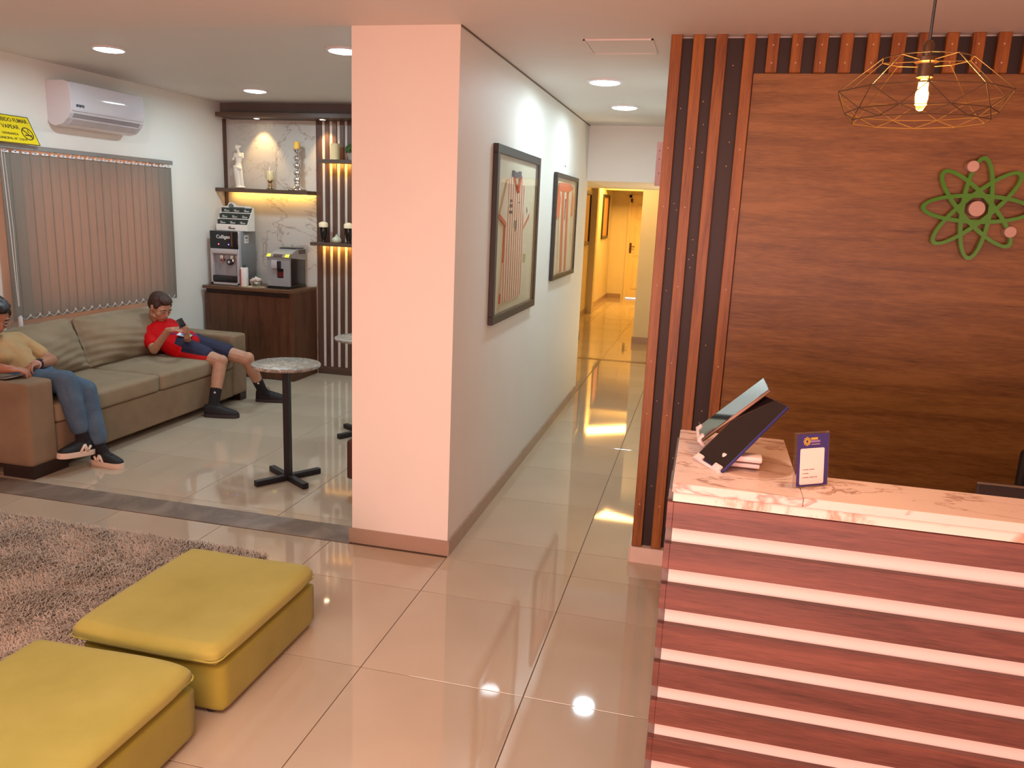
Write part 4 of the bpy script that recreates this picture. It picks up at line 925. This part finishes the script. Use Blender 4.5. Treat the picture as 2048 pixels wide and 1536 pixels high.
# ================================================================== OTTOMANS AND RUG
must = fabric('mustard_fabric', '#9b9544', '#ada554', 0.9, 3, 0.5, 0.15); must2 = fabric('mustard_base_fabric', '#8a822e', '#9b923a', 0.9, 3, 0.5, 0.15)
def ottoman(x0, x1, y0, y1, label, seed):
    t = thing('ottoman', label, 'ottoman', ((x0+x1)/2, (y0+y1)/2, 0), 'mustard ottomans at the rug edge')
    soft('ottoman_base', x0+0.03, x1-0.008, y0+0.035, y1-0.008, 0.012, 0.182, must2, t, 0.02, 0.002, subs=14)
    for v_ in (0,):
        for (x, y) in ((x0+0.07, y0+0.07), (x1-0.07, y0+0.07), (x0+0.07, y1-0.07), (x1-0.07, y1-0.07)):
            MB().lathe(x, y, [(0.02, 0.0), (0.02, 0.016)], 12).build('foot', black_m, t)
    bm = bmesh.new(); bmesh.ops.create_cube(bm, size=2.0); bmesh.ops.subdivide_edges(bm, edges=bm.edges[:], cuts=30, use_grid_fill=True)
    sx, sy = (x1-x0)/2, (y1-y0)/2; c = Vector(((x0+x1)/2, (y0+y1)/2, 0.187)); rd = random.Random(seed); ph = [rd.uniform(0, 6) for _ in range(4)]
    for v in bm.verts:
        u, vv, ww = v.co; e = max(abs(u), abs(vv)); prof = (1-e**12)**0.5 if e < 1 else 0
        k = 1-0.035*(1-abs(ww))*0 ; un = u*(1-0.02*vv**8); vn = vv*(1-0.02*u**8)
        th_ = 0.037*(0.58+0.42*prof)*(1+0.05*math.sin(2.3*u+ph[0])*math.sin(2.1*vv+ph[1]))
        rr = 1-0.030*abs(ww)**3*e**10; cr = 1-0.035*(min(abs(u), abs(vv))**6)*e**6
        v.co = c + Vector((un*sx*rr*cr, vn*sy*rr*cr, 0.035 + th_*ww + 0.003*math.sin(3*u+ph[2])*(1 if ww > 0 else 0)))
    me = bpy.data.meshes.new('ottoman_cushion'); bmesh.ops.recalc_face_normals(bm, faces=bm.faces[:]); bm.to_mesh(me); bm.free(); me.materials.append(must)
    for p in me.polygons: p.use_smooth = True
    o = bpy.data.objects.new('ottoman_cushion', me); C.objects.link(o); adopt(o, t)
    r = 0.012; pts = rrect(x0+0.004, x1-0.004, y0+0.004, y1-0.004, 0.035, 4); pts.append(pts[0])
    MB().tube([(a, b, 0.213) for a, b in pts], 0.0028, 6).build('piping', plain('piping_mustard', '#a9a347', 0.8), o, True)
ottoman(-1.955, -1.385, 1.985, 2.665, 'mustard yellow ottoman farther from the camera with its far side on the tiles', 1)
ottoman(-1.995, -1.405, 1.25, 1.925, 'mustard yellow ottoman nearest the camera, cut by the bottom edge', 2)

def rug():
    rx0, rx1, ry0, ry1 = -4.1, -1.885, 0.9, 3.15
    t = thing('shag_rug', 'brown grey shag rug lying left of the mustard ottomans', 'rug', ((rx0+rx1)/2, (ry0+ry1)/2, 0))
    MB().box(rx0+0.02, rx1-0.01, ry0, ry1-0.02, 0.0, 0.008).build('rug_backing', plain('rug_backing', '#5a4a3e', 0.95), t)
    rng = np.random.default_rng(3); n = 110000
    x = rng.uniform(rx0, rx1, n); y = rng.uniform(ry0, ry1, n)
    bad = (x > -2.02) & (y < 2.70); x, y = x[~bad], y[~bad]; n = len(x)
    cl = np.sin(x*9+2*np.sin(y*6))*np.cos(y*11+1.7*np.sin(x*7))
    ang = rng.uniform(0, 2*PI, n)*0.35 + 2.6 + cl*0.9; ln = rng.uniform(0.022, 0.045, n); hz = rng.uniform(0.010, 0.030, n)*(1+0.25*cl)
    wdt = rng.uniform(0.0012, 0.0026, n)
    dx, dy = np.cos(ang), np.sin(ang); px, py = -dy*wdt, dx*wdt
    z0 = np.full(n, 0.006)
    m1 = 0.55
    V = np.stack([np.stack([x-px, y-py, z0], 1), np.stack([x+px, y+py, z0], 1),
                  np.stack([x+dx*ln*m1*0.6+px, y+dy*ln*m1*0.6+py, z0+hz], 1), np.stack([x+dx*ln*m1*0.6-px, y+dy*ln*m1*0.6-py, z0+hz], 1),
                  np.stack([x+dx*ln, y+dy*ln, z0+hz*0.75], 1)], 1).reshape(-1, 3)
    b = np.arange(n)*5
    quads = np.stack([b, b+1, b+2, b+3], 1); tris = np.stack([b+3, b+2, b+4], 1)
    me = bpy.data.meshes.new('rug_pile'); me.vertices.add(len(V)); me.vertices.foreach_set('co', V.ravel().astype(np.float32))
    loops = np.empty(n*7, dtype=np.int32); L = loops.reshape(n, 7); L[:, :4] = quads; L[:, 4:] = tris
    me.loops.add(n*7); me.loops.foreach_set('vertex_index', loops)
    starts = np.empty((n, 2), dtype=np.int32); starts[:, 0] = np.arange(n)*7; starts[:, 1] = np.arange(n)*7+4
    me.polygons.add(n*2); me.polygons.foreach_set('loop_start', starts.ravel())
    try: me.polygons.foreach_set('loop_total', np.tile([4, 3], n).astype(np.int32))
    except Exception: pass
    me.update(calc_edges=True); me.validate()
    tt = NT('rug_yarn'); v = tt.coord(); nz = tt.noise(v, 7, 4)
    tt.l(tt.ramp(nz, [(0.3, srgb('#b09c88')), (0.7, srgb('#cdb9a5'))]), tt.b.inputs['Base Color']); tt.b.inputs['Roughness'].default_value = 0.7
    me.materials.append(tt.m); o = bpy.data.objects.new('rug_pile', me); C.objects.link(o); adopt(o, t); o['kind'] = 'stuff'
rug()
# ================================================================== PEOPLE
def skin(name, a, b):
    t = NT(name); t.l(t.ramp(t.noise(t.coord(), 18, 3), [(0.3, srgb(a)), (0.7, srgb(b))]), t.b.inputs['Base Color'])
    t.b.inputs['Roughness'].default_value = 0.55; t.b.inputs['Subsurface Weight'].default_value = 0.08; t.b.inputs['Subsurface Radius'].default_value = (0.01, 0.004, 0.002); return t.m
V3 = Vector
def headframe(c, fwd, up):
    f = V3(fwd).normalized(); u = V3(up); u = (u-f*u.dot(f)).normalized(); r = f.cross(u)
    m = Matrix((r, f, u)).transposed().to_4x4(); m.translation = V3(c); return m
def head(B, M, H):
    R = M.to_3x3(); P = lambda x, y, z: M @ V3((x*H, y*H, z*H))
    def E(c, r): B.ell(P(*c), tuple(k*H for k in r), R, 18)
    E((0, -0.07, 0.14), (0.315, 0.40, 0.34)); E((0, 0.02, 0.02), (0.30, 0.345, 0.38)); E((0, 0.10, -0.20), (0.235, 0.26, 0.25)); E((0, 0.20, -0.38), (0.11, 0.12, 0.10))
    for s in (-1, 1):
        E((s*0.165, 0.20, -0.12), (0.11, 0.12, 0.13)); E((s*0.12, 0.30, 0.075), (0.12, 0.055, 0.04)); E((s*0.315, -0.03, -0.02), (0.035, 0.075, 0.115)); E((s*0.335, -0.045, 0.03), (0.03, 0.06, 0.06))
        E((s*0.2, 0.02, -0.3), (0.08, 0.17, 0.09))
    B.cap(P(0, 0.33, 0.06), P(0, 0.412, -0.115), 0.032*H, 0.045*H); E((0.045, 0.38, -0.14), (0.035, 0.04, 0.03)); E((-0.045, 0.38, -0.14), (0.035, 0.04, 0.03))
    E((0, 0.335, -0.235), (0.10, 0.05, 0.025)); E((0, 0.325, -0.285), (0.085, 0.05, 0.028)); E((0, -0.12, -0.25), (0.2, 0.2, 0.25))
def face(M, H, parent, brow, closed=True):
    R = M.to_3x3(); P = lambda x, y, z: M @ V3((x*H, y*H, z*H)); R4 = R
    lid = bpy.data.materials.get('eyelash_dark') or plain('eyelash_dark', '#2a1712', 0.6); lip = bpy.data.materials.get('lip_rose') or plain('lip_rose', '#a0564c', 0.5)
    for s in (-1, 1):
        MB().ell(P(s*0.125, 0.315, 0.0), (0.052*H, 0.04*H, 0.032*H), R, 12).build('eye', plain('eye_white', '#cfc4ba', 0.3), parent, True)
        MB().ell(P(s*0.125, 0.344, -0.008), (0.02*H, 0.016*H, 0.02*H), R, 10).build('iris', plain('iris_brown', '#2b1a12', 0.2), parent, True)
        MB().tube([P(s*0.07, 0.355, 0.012), P(s*0.125, 0.366, 0.02), P(s*0.185, 0.335, 0.005)], 0.008*H, 6).build('eyelid', lid, parent, True)
        MB().tube([P(s*0.06, 0.372, 0.095), P(s*0.13, 0.365, 0.115), P(s*0.205, 0.315, 0.085)], 0.014*H, 6).build('eyebrow', brow, parent, True)
    MB().tube([P(-0.085, 0.355, -0.26), P(-0.03, 0.388, -0.253), P(0.03, 0.388, -0.253), P(0.085, 0.355, -0.26)], 0.010*H, 6).build('lips', lip, parent, True)
def hand(B, wrist, d, n, side, L, curl=(0.35, 0.5, 0.4), r=0.0075, thumb=0.7, spread=0.12):
    """palm + four unequal fingers + thumb. d: towards the fingers, n: side the fingers curl to, side: thumb side"""
    w0 = V3(wrist); d = V3(d).normalized(); n = V3(n); n = (n-d*n.dot(d)).normalized(); s = V3(side); s = (s-d*s.dot(d)-n*s.dot(n)).normalized()
    R = Matrix((s, d, n)).transposed()
    B.ell(w0+d*L*0.27, (L*0.21, L*0.29, L*0.085), R, 14); B.cap(w0-d*0.01, w0+d*L*0.2, L*0.14, L*0.15)
    for i, (o, fl) in enumerate(((0.155, 0.90), (0.052, 1.0), (-0.052, 0.94), (-0.15, 0.74))):
        p = w0 + d*L*0.46 + s*o*L; a = 0.0; B.cap(w0+d*L*0.25+s*o*L*0.7, p, r*1.15, r*1.1, 8)
        dd = (d + s*(o*spread*4)).normalized()
        for k, sl in enumerate((0.24, 0.16, 0.12)):
            a += curl[k]*(1+0.08*i); q = p + (dd*math.cos(a)+n*math.sin(a))*sl*L*fl; B.cap(p, q, r*(1.05-0.08*k), r*(0.97-0.08*k), 8); p = q
    p = w0 + d*L*0.10 + s*L*0.12; q = p + (d*0.75+s*thumb+n*0.25).normalized()*L*0.22; B.cap(p, q, r*1.6, r*1.2, 8)
    t_ = q + (d*1.0+s*thumb*0.25+n*0.45).normalized()*L*0.18; B.cap(q, t_, r*1.15, r*1.0, 8); B.cap(t_, t_+(d+n*0.5).normalized()*L*0.08, r, r*0.85, 8)
def shoe(t, heel, toe, m_up, m_sole, Wd=0.088, Ht=0.085, z0=0.0, tilt=0.0, name='shoe', lace=None, sh_=0.026):
    """low trainer as a child of the wearer: sole and upper"""
    h = V3(heel); e = V3(toe); h.z = e.z = 0; d = (e-h); L = d.length; d.normalize(); s = V3((-d.y, d.x, 0))
    base = Matrix((d, s, V3((0, 0, 1)))).transposed().to_4x4(); base.translation = V3((h.x, h.y, z0)); base = base @ Matrix.Rotation(-tilt, 4, 'Y')
    def out(u): # half width along the length
        return Wd*0.5*(0.72+0.30*math.sin(PI*min(1, u*0.8+0.12))) * (1 if u < 0.82 else math.sqrt(max(0.05, 1-((u-0.82)/0.2)**2))) * (1 if u > 0.08 else math.sqrt(max(0.15, 1-((0.08-u)/0.1)**2)))
    U = [0, 0.02, 0.06, 0.12, 0.22, 0.35, 0.5, 0.62, 0.74, 0.84, 0.91, 0.96, 0.99, 1.0]
    q = MB(); rings = []
    for z_, k in ((0, 0.95), (0.006, 1.0), (sh_-0.004, 1.0), (sh_, 0.97)):
        pts = [(u*L, out(u)*k, z_) for u in U] + [(u*L, -out(u)*k, z_) for u in U[::-1]]; rings.append([base @ V3(p) for p in pts])
    q.loft(rings); sole = q.build(name+'_sole', m_sole, t, True, 50)
    q = MB(); rings = []
    for u in [0.015, 0.05, 0.12, 0.22, 0.34, 0.46, 0.58, 0.7, 0.8, 0.89, 0.95, 0.985]:
        hh = Ht*(1.0-0.1*math.exp(-((u-0.0)/0.1)**2)) if u < 0.3 else Ht*(1.0-1.05*((u-0.3)/0.7)**0.9*0.62)
        hh = max(0.028, hh)*(1 if u < 0.9 else (1-((u-0.9)/0.1)**2*0.5)); ww = out(u)*0.95
        rings.append([base @ V3((u*L, ww*math.copysign(abs(math.cos(a))**0.75, math.cos(a)), 0.018+(hh-0.0)*max(0, math.sin(a))**0.75)) for a in [PI*k/14 for k in range(15)]])
    q.loft(rings); up = q.build(name+'_upper', m_up, t, True)
    if lace:
        q = MB()
        for k in range(4):
            u = 0.36+0.09*k; hh = Ht*(1.0-1.05*((u-0.3)/0.7)**0.9*0.62)+0.02
            q.tube([base @ V3((u*L, -0.02, hh-0.006)), base @ V3((u*L+0.004, 0, hh)), base @ V3((u*L, 0.02, hh-0.006))], 0.0022, 6)
        q.tube([base @ V3((0.33*L, 0, Ht+0.016)), base @ V3((0.30*L, 0.03, Ht+0.034)), base @ V3((0.36*L, 0.045, Ht+0.012))], 0.002, 6)
        q.tube([base @ V3((0.33*L, 0, Ht+0.016)), base @ V3((0.36*L, -0.03, Ht+0.03)), base @ V3((0.4*L, -0.045, Ht+0.008))], 0.002, 6)
        q.build('laces', lace, t, True)
    return base, L

# ---------------------------------------------------------------- boy
bs = skin('boy_skin', '#a57a60', '#b3886d')
boy = thing('person', 'person in red shirt and navy shorts slouched on the sofa holding a phone', 'person', (-4.1, 5.45, 0.42))
K1, A1 = V3((-3.63, 5.405, 0.405)), V3((-3.615, 5.272, 0.085)); K2, A2 = V3((-3.52, 5.60, 0.405)), V3((-3.525, 5.835, 0.085))
Hp1, Hp2 = V3((-3.97, 5.41, 0.485)), V3((-3.97, 5.56, 0.49))
SH1, SH2 = V3((-4.245, 5.36, 0.60)), V3((-4.225, 5.61, 0.62)); NK = V3((-4.235, 5.51, 0.655))
E1, W1 = V3((-4.10, 5.245, 0.487)), V3((-3.945, 5.222, 0.655)); E2, W2 = V3((-3.97, 5.50, 0.485)), V3((-3.865, 5.325, 0.60))
Hm = headframe((-4.185, 5.455, 0.792), (0.90, -0.22, -0.50), (0.42, -0.10, 0.9)); HH = 0.225
B = MB(); head(B, Hm, HH)
B.cap(NK-V3((0.02, 0, 0.04)), Hm @ V3((0, -0.03, -0.06)), 0.052, 0.05)
B.ell((-4.19, 5.49, 0.565), (0.09, 0.145, 0.10)); B.cap((-4.17, 5.49, 0.56), (-3.99, 5.485, 0.49), 0.095, 0.10, 14); B.cap(Hp1, Hp2, 0.085, 0.085)
for S, E_, W_ in ((SH1, E1, W1), (SH2, E2, W2)):
    B.cap(S, E_, 0.044, 0.034); B.cap(E_, W_, 0.034, 0.023)
for Hp, K, A in ((Hp1, K1, A1), (Hp2, K2, A2)):
    B.cap(Hp, K, 0.075, 0.054); B.cap(K, K+(A-K)*0.35, 0.051, 0.05); B.cap(K+(A-K)*0.35, A, 0.05, 0.031); B.ell(K+V3((0.012, 0, 0.008)), (0.048, 0.048, 0.048))
hand(B, W1, (0.93, 0.10, 0.16), (0.2, 0.5, -0.9), (0.1, 0.9, 0.5), 0.150, (0.22, 0.32, 0.3), 0.0068)
hand(B, W2, (0.30, -0.12, 0.95), (-0.55, -0.6, 0.1), (-0.75, 0.2, 0.1), 0.148, (0.45, 0.65, 0.5), 0.0068)
remesh(B, 'body', bs, 0.0034, 4, boy)
hair_m = plain('brown_hair', '#3a241a', 0.7, var=0.35, nscale=60, bump=0.6, bscale=140)
def hair(M, H, parent, m, long=False):
    R = M.to_3x3(); P = lambda x, y, z: M @ V3((x*H, y*H, z*H)); q = MB()
    def E(c, r): q.ell(P(*c), tuple(k*H for k in r), R, 18)
    E((0, -0.10, 0.20), (0.345, 0.405, 0.325)); E((0, -0.22, 0.04), (0.325, 0.27, 0.30)); E((0, 0.08, 0.36), (0.25, 0.27, 0.145)); E((0.02, 0.24, 0.335), (0.19, 0.11, 0.07)); E((0, -0.28, -0.12), (0.22, 0.15, 0.17))
    for s in (-1, 1): E((s*0.285, 0.06, 0.13), (0.06, 0.13, 0.13))
    for k in range(70):
        a = random.uniform(0, 2*PI); b = random.uniform(0.1, 1.25); c = V3((0.33*math.sin(b)*math.cos(a), -0.06+0.41*math.sin(b)*math.sin(a), 0.2+0.315*math.cos(b)))
        p0 = P(*c); p1 = P(*(c+V3((0.02*math.cos(a), 0.09, 0.01)))); q.cap(p0, p1, 0.02*H, 0.008*H, 6)
    if long:
        E((0, -0.40, 0.10), (0.16, 0.16, 0.16)); E((0.30, -0.02, -0.05), (0.07, 0.15, 0.26)); E((-0.30, -0.02, -0.05), (0.07, 0.15, 0.26)); E((0, -0.30, -0.15), (0.26, 0.17, 0.3))
    return remesh(q, 'hair', m, 0.005, 2, parent)
hair(Hm, HH, boy, hair_m); face(Hm, HH, boy, hair_m)
red = fabric('red_jersey', '#b3040c', '#c4060f', 0.75, 8, 0.2)
B = MB(); B.ell((-4.195, 5.487, 0.575), (0.10, 0.165, 0.115), None, 20); B.cap((-4.17, 5.487, 0.565), (-3.985, 5.483, 0.498), 0.112, 0.118, 18); B.cap((-4.15, 5.42, 0.54), (-3.965, 5.395, 0.475), 0.085, 0.092, 14)
B.cap(SH1, SH1+(E1-SH1)*0.62, 0.062, 0.056); B.cap(SH2, SH2+(E2-SH2)*0.62, 0.062, 0.056); B.cap(SH1+V3((0.01, 0.04, 0.01)), SH2-V3((-0.01, 0.04, -0.01)), 0.055, 0.055)
remesh(B, 'shirt', red, 0.006, 5, boy)
MB().tube([NK+V3((0.075*math.cos(a)-0.0, 0.068*math.sin(a), -0.012-0.03*math.cos(a))) for a in [2*PI*k/20 for k in range(21)]], 0.007, 6).build('collar', plain('dark_red_trim', '#8a0610', 0.8), boy, True)
def shorts_mat():
    t = NT('navy_red_shorts'); tc = t.n('ShaderNodeTexCoord'); s = t.n('ShaderNodeSeparateXYZ'); t.l(tc.outputs['Object'], s.inputs[0])
    a = t.n('ShaderNodeMath', operation='MULTIPLY_ADD'); a.inputs[1].default_value = 0.10; t.l(s.outputs['X'], a.inputs[0]); t.l(s.outputs['Z'], a.inputs[2])
    g = t.n('ShaderNodeMath', operation='LESS_THAN'); g.inputs[1].default_value = 0.462-0.38; t.l(a.outputs[0], g.inputs[0])
    y = t.n('ShaderNodeMath', operation='LESS_THAN'); y.inputs[1].default_value = 5.485; t.l(s.outputs['Y'], y.inputs[0])
    mu = t.n('ShaderNodeMath', operation='MULTIPLY'); t.l(g.outputs[0], mu.inputs[0]); t.l(y.outputs[0], mu.inputs[1])
    mx = t.n('ShaderNodeMixRGB'); mx.inputs[1].default_value = srgb('#141636'); mx.inputs[2].default_value = srgb('#b8060e'); t.l(mu.outputs[0], mx.inputs[0]); t.l(mx.outputs[0], t.b.inputs['Base Color']); t.b.inputs['Roughness'].default_value = 0.75
    return t.m
B = MB(); B.cap(Hp1, Hp2, 0.10, 0.10); 
for Hp, K in ((Hp1, K1), (Hp2, K2)): B.cap(Hp, Hp+(K-Hp)*0.60, 0.092, 0.082, 16)
remesh(B, 'shorts', shorts_mat(), 0.006, 3, boy)
sock = plain('black_sock', '#141012', 0.9); shoe_b = plain('black_shoe', '#131013', 0.7, var=0.2); sole_b = plain('charcoal_sole', '#2c2628', 0.6)
for K, A in ((K1, A1), (K2, A2)):
    B = MB(); p = K+(A-K)*0.58; B.cap(p+(p-A).normalized()*-0.02, A, 0.044, 0.04, 14); B.cap(A, A+V3((0.06, 0.01, -0.035)), 0.041, 0.035)
    remesh(B, 'sock', sock, 0.006, 2, boy)
for (x, y, z) in ((-3.576, 5.262, 0.195), (-3.478, 5.715, 0.185)):
    q = MB(); q.prism([(x-0.006, z), (x+0.014, z), (x+0.006, z+0.014)], 'y', y-0.035, y-0.030); q.build('sock_emblem', white_pl, boy)
shoe(boy, (-3.675, 5.245, 0), (-3.41, 5.295, 0), shoe_b, sole_b, lace=shoe_b)
shoe(boy, (-3.585, 5.83, 0), (-3.30, 5.885, 0), shoe_b, sole_b, lace=shoe_b)
t = thing('phone', 'dark phone held up in both hands by the person in red', 'phone', (-3.84, 5.25, 0.70))
pm = basis((-3.842, 5.222, 0.676), (0.35, 0.45, 0.25), (-0.3, -0.1, 0.9))
onm(MB().box(0, 0.05, 0, 0.068, -0.005, 0.004, 0.003, 2), pm).build('phone_body', plain('phone_dark', '#1d1a20', 0.3), t, True, 40)
onm(MB().box(0.003, 0.047, 0.003, 0.065, -0.006, -0.0048), pm).build('screen', scr2, t)
t = thing('id_badge', 'blue and white badge on a blue lanyard lying on the lap', 'badge', (-3.92, 5.42, 0.585))
pm = basis((-3.99, 5.37, 0.593), (0.95, 0.20, -0.16), (-0.15, 0.5, 0.12))
onm(MB().box(0, 0.105, 0, 0.07, 0, 0.0025, 0.0008, 1), pm).build('badge_card', plain('badge_white', '#d5d9dc', 0.4), t)
onm(MB().box(0.03, 0.075, 0.01, 0.062, 0.0025, 0.0035), pm).build('blue_print', plain('badge_blue', '#3a7ad0', 0.4), t)
onm(MB().box(0.078, 0.103, 0.005, 0.065, 0.0025, 0.0035), pm).build('green_print', plain('badge_green', '#9cb45a', 0.4), t)
MB().tube([(-3.99, 5.385, 0.597), (-4.03, 5.37, 0.602), (-4.07, 5.40, 0.622), (-4.04, 5.46, 0.624), (-3.97, 5.46, 0.607), (-3.90, 5.45, 0.594), (-3.85, 5.44, 0.585)], 0.004, 6).build('lanyard', plain('lanyard_blue', '#3a2f96', 0.6), t, True)

# ---------------------------------------------------------------- woman
ws = skin('woman_skin', '#9c684e', '#a8745a')
wo = thing('person', 'person in beige polo and blue jeans seated at the left sofa arm', 'person', (-4.1, 4.0, 0.42))
Hm = headframe((-4.15, 3.895, 0.905), (0.82, -0.25, -0.48), (0.42, -0.1, 0.9)); HH = 0.235
wN = V3((-4.23, 3.95, 0.765)); S1, S2 = V3((-4.20, 4.085, 0.715)), V3((-4.22, 3.80, 0.70))
E1, W1 = V3((-4.03, 4.165, 0.592)), V3((-3.93, 3.955, 0.612)); E2, W2 = V3((-4.05, 3.73, 0.62)), V3((-3.90, 3.70, 0.635))
H1_, H2_ = V3((-4.05, 4.06, 0.49)), V3((-4.05, 3.93, 0.49))
Ka, Aa = V3((-3.70, 3.925, 0.535)), V3((-3.606, 3.925, 0.185)); Kb, Ab = V3((-3.675, 4.045, 0.455)), V3((-3.565, 4.010, 0.115))
B = MB(); head(B, Hm, HH); B.cap(wN-V3((0.02, 0, 0.04)), Hm @ V3((0, -0.03, -0.07)), 0.052, 0.05)
B.ell((-4.18, 3.94, 0.66), (0.09, 0.16, 0.10)); B.cap((-4.16, 3.95, 0.65), (-4.05, 3.98, 0.50), 0.10, 0.11); 
for S, E_, W_ in ((S1, E1, W1), (S2, E2, W2)): B.cap(S, E_, 0.052, 0.042); B.cap(E_, E_+(W_-E_)*0.4, 0.041, 0.038); B.cap(E_+(W_-E_)*0.4, W_, 0.038, 0.026)
hand(B, W1, (0.22, -0.93, 0.0), (0.3, 0.0, -0.9), (-0.7, -0.2, 0.3), 0.162, (0.35, 0.55, 0.45), 0.0075)
hand(B, W2, (0.5, 0.5, -0.1), (0.1, 0.3, -0.9), (-0.6, 0.5, 0.4), 0.162, (0.3, 0.5, 0.4), 0.0075)
for K, A in ((Ka, Aa), (Kb, Ab)): B.cap(K+(A-K)*0.7, A, 0.036, 0.033)
remesh(B, 'body', ws, 0.0037, 4, wo)
hair_b = plain('black_hair', '#15100f', 0.45, var=0.3, nscale=60, bump=0.6, bscale=140)
hair(Hm, HH, wo, hair_b, True); face(Hm, HH, wo, hair_b)
P = lambda x, y, z: Hm @ V3((x*HH, y*HH, z*HH)); q = MB()
for s in (-1, 1):
    pts = [P(s*0.135+0.085*math.cos(a), 0.385-0.03*abs(math.cos(a)), 0.0+0.065*math.sin(a)) for a in [2*PI*k/16 for k in range(17)]]; q.tube(pts, 0.0016, 6)
    q.tube([P(s*0.22, 0.37, 0.01), P(s*0.34, 0.25, 0.02), P(s*0.345, -0.02, 0.02)], 0.0015, 6)
q.tube([P(-0.05, 0.385, 0.01), P(0, 0.40, 0.02), P(0.05, 0.385, 0.01)], 0.0015, 6)
q.build('glasses', plain('silver_frame', '#c8c4c4', 0.15, 0.9), wo, True)
polo = fabric('beige_polo', '#a58a62', '#b3976c', 0.85, 10, 0.25)
B = MB(); B.ell((-4.175, 3.945, 0.665), (0.105, 0.18, 0.115), None, 20); B.cap((-4.15, 3.95, 0.64), (-4.06, 3.985, 0.52), 0.118, 0.125, 18); B.ell((-4.095, 3.99, 0.655), (0.07, 0.085, 0.06)); B.ell((-4.10, 3.87, 0.655), (0.07, 0.08, 0.06))
B.cap(S1, S1+(E1-S1)*0.66, 0.066, 0.058); B.cap(S2, S2+(E2-S2)*0.66, 0.066, 0.058); B.cap(S1-V3((0, 0.03, -0.01)), wN-V3((0, 0, 0.03)), 0.055, 0.055); B.cap(S2+V3((0, 0.03, 0.01)), wN-V3((0, 0, 0.03)), 0.055, 0.055)
remesh(B, 'shirt', polo, 0.006, 5, wo)
q = MB(); q.tube([wN+V3((0.07*math.cos(a)+0.005, 0.062*math.sin(a), -0.008-0.025*math.cos(a))) for a in [2*PI*k/20 for k in range(3, 18)]][::-1], 0.010, 6); 
q.tube([wN+V3((0.02, 0.06, 0.0)), wN+V3((0.075, 0.035, -0.035)), wN+V3((0.09, 0.01, -0.06))], [0.012, 0.016, 0.006], 8); q.tube([wN+V3((0.02, -0.06, 0.0)), wN+V3((0.075, -0.035, -0.035)), wN+V3((0.09, -0.01, -0.06))], [0.012, 0.016, 0.006], 8)
q.build('collar', plain('polo_collar', '#b8a080', 0.8), wo, True)
denim = fabric('blue_denim', '#43566a', '#566c80', 0.85, 9, 0.4)
B = MB(); B.cap(H1_, H2_, 0.125, 0.125, 16)
B.cap(H2_, Ka, 0.095, 0.068, 16); B.cap(Ka, Ka+(Aa-Ka)*0.35, 0.068, 0.066); B.cap(Ka+(Aa-Ka)*0.35, Ka+(Aa-Ka)*0.80, 0.066, 0.054, 14)
B.cap(H1_, Kb, 0.10, 0.070, 16); B.cap(Kb, Kb+(Ab-Kb)*0.35, 0.068, 0.064); B.cap(Kb+(Ab-Kb)*0.35, Kb+(Ab-Kb)*0.84, 0.062, 0.058, 14)
remesh(B, 'jeans', denim, 0.006, 3, wo)
for K, A in ((Ka, Aa), (Kb, Ab)):
    tv = V3((-0.004, -0.04, -0.05)) if A is Aa else V3((0.04, -0.005, -0.05))
    B = MB(); B.cap(K+(A-K)*0.68, A, 0.039, 0.036, 14); B.cap(A, A+tv, 0.036, 0.033); remesh(B, 'sock', sock, 0.006, 2, wo)
cream_sole = plain('cream_sole', '#dcc8b4', 0.6)
b1, L1 = shoe(wo, (-3.60, 3.985, 0), (-3.625, 3.745, 0), shoe_b, cream_sole, 0.09, 0.09, 0.075, math.radians(7), lace=shoe_b, sh_=0.034)
b2, L2 = shoe(wo, (-3.62, 4.02, 0), (-3.385, 3.985, 0), shoe_b, cream_sole, 0.09, 0.085, 0.0, 0.0, lace=shoe_b, sh_=0.034)
for base, L, s in ((b1, L1, 1), (b2, L2, -1)):
    q = MB(); y_ = s*0.0455
    for a, b, c in (((0.30, 0.030), (0.40, 0.075), 0.008), ((0.40, 0.075), (0.37, 0.035), 0.006), ((0.40, 0.072), (0.52, 0.032), 0.008), ((0.22, 0.062), (0.30, 0.035), 0.008)):
        q.tube([base @ V3((a[0]*L, y_*(1-0.1*(a[1]/0.08)**2), a[1])), base @ V3((b[0]*L, y_*(1-0.1*(b[1]/0.08)**2), b[1]))], c, 6)
    q.build('side_emblem', cream_sole, wo, True)
q = MB(); wd = (W1-E1).normalized(); p = W1-wd*0.022
q.tube([p-wd*0.010, p+wd*0.010], 0.0315, 16); q.build('watch_strap', plain('black_strap', '#17141a', 0.4), wo, True)
q = MB(); q.ell(p+V3((0.012, 0.008, 0.028)), (0.016, 0.016, 0.008), None, 14); q.build('watch_case', plain('watch_black', '#22222c', 0.15), wo, True)
q = MB(); q.tube([W1+wd*0.004, W1+wd*0.010], 0.029, 14); q.build('hair_tie', plain('pink_band', '#d0a0a0', 0.6), wo, True)
q = MB(); rp = W1+V3((0.045, -0.083, -0.012)); q.tube([rp-V3((0.002, -0.002, 0.0)), rp+V3((0.002, -0.004, 0.0))], 0.0098, 12); q.build('finger_ring', plain('gold_ring', '#d8b070', 0.15, 1.0), wo, True)
t = thing('phone', 'slim phone resting in the hands above the near sofa arm', 'phone', (-3.88, 3.74, 0.60))
pm = basis((-3.90, 3.66, 0.589), (0.1, 0.99, 0.0), (0.99, -0.1, 0.12))
onm(MB().box(0, 0.145, -0.02, 0.05, 0, 0.008, 0.003, 2), pm).build('phone_body', plain('phone_grey', '#8f8c90', 0.2, 0.6), t, True, 40)
onm(MB().box(0.004, 0.141, -0.016, 0.046, 0.0078, 0.0088), pm).build('screen', scr2, t)
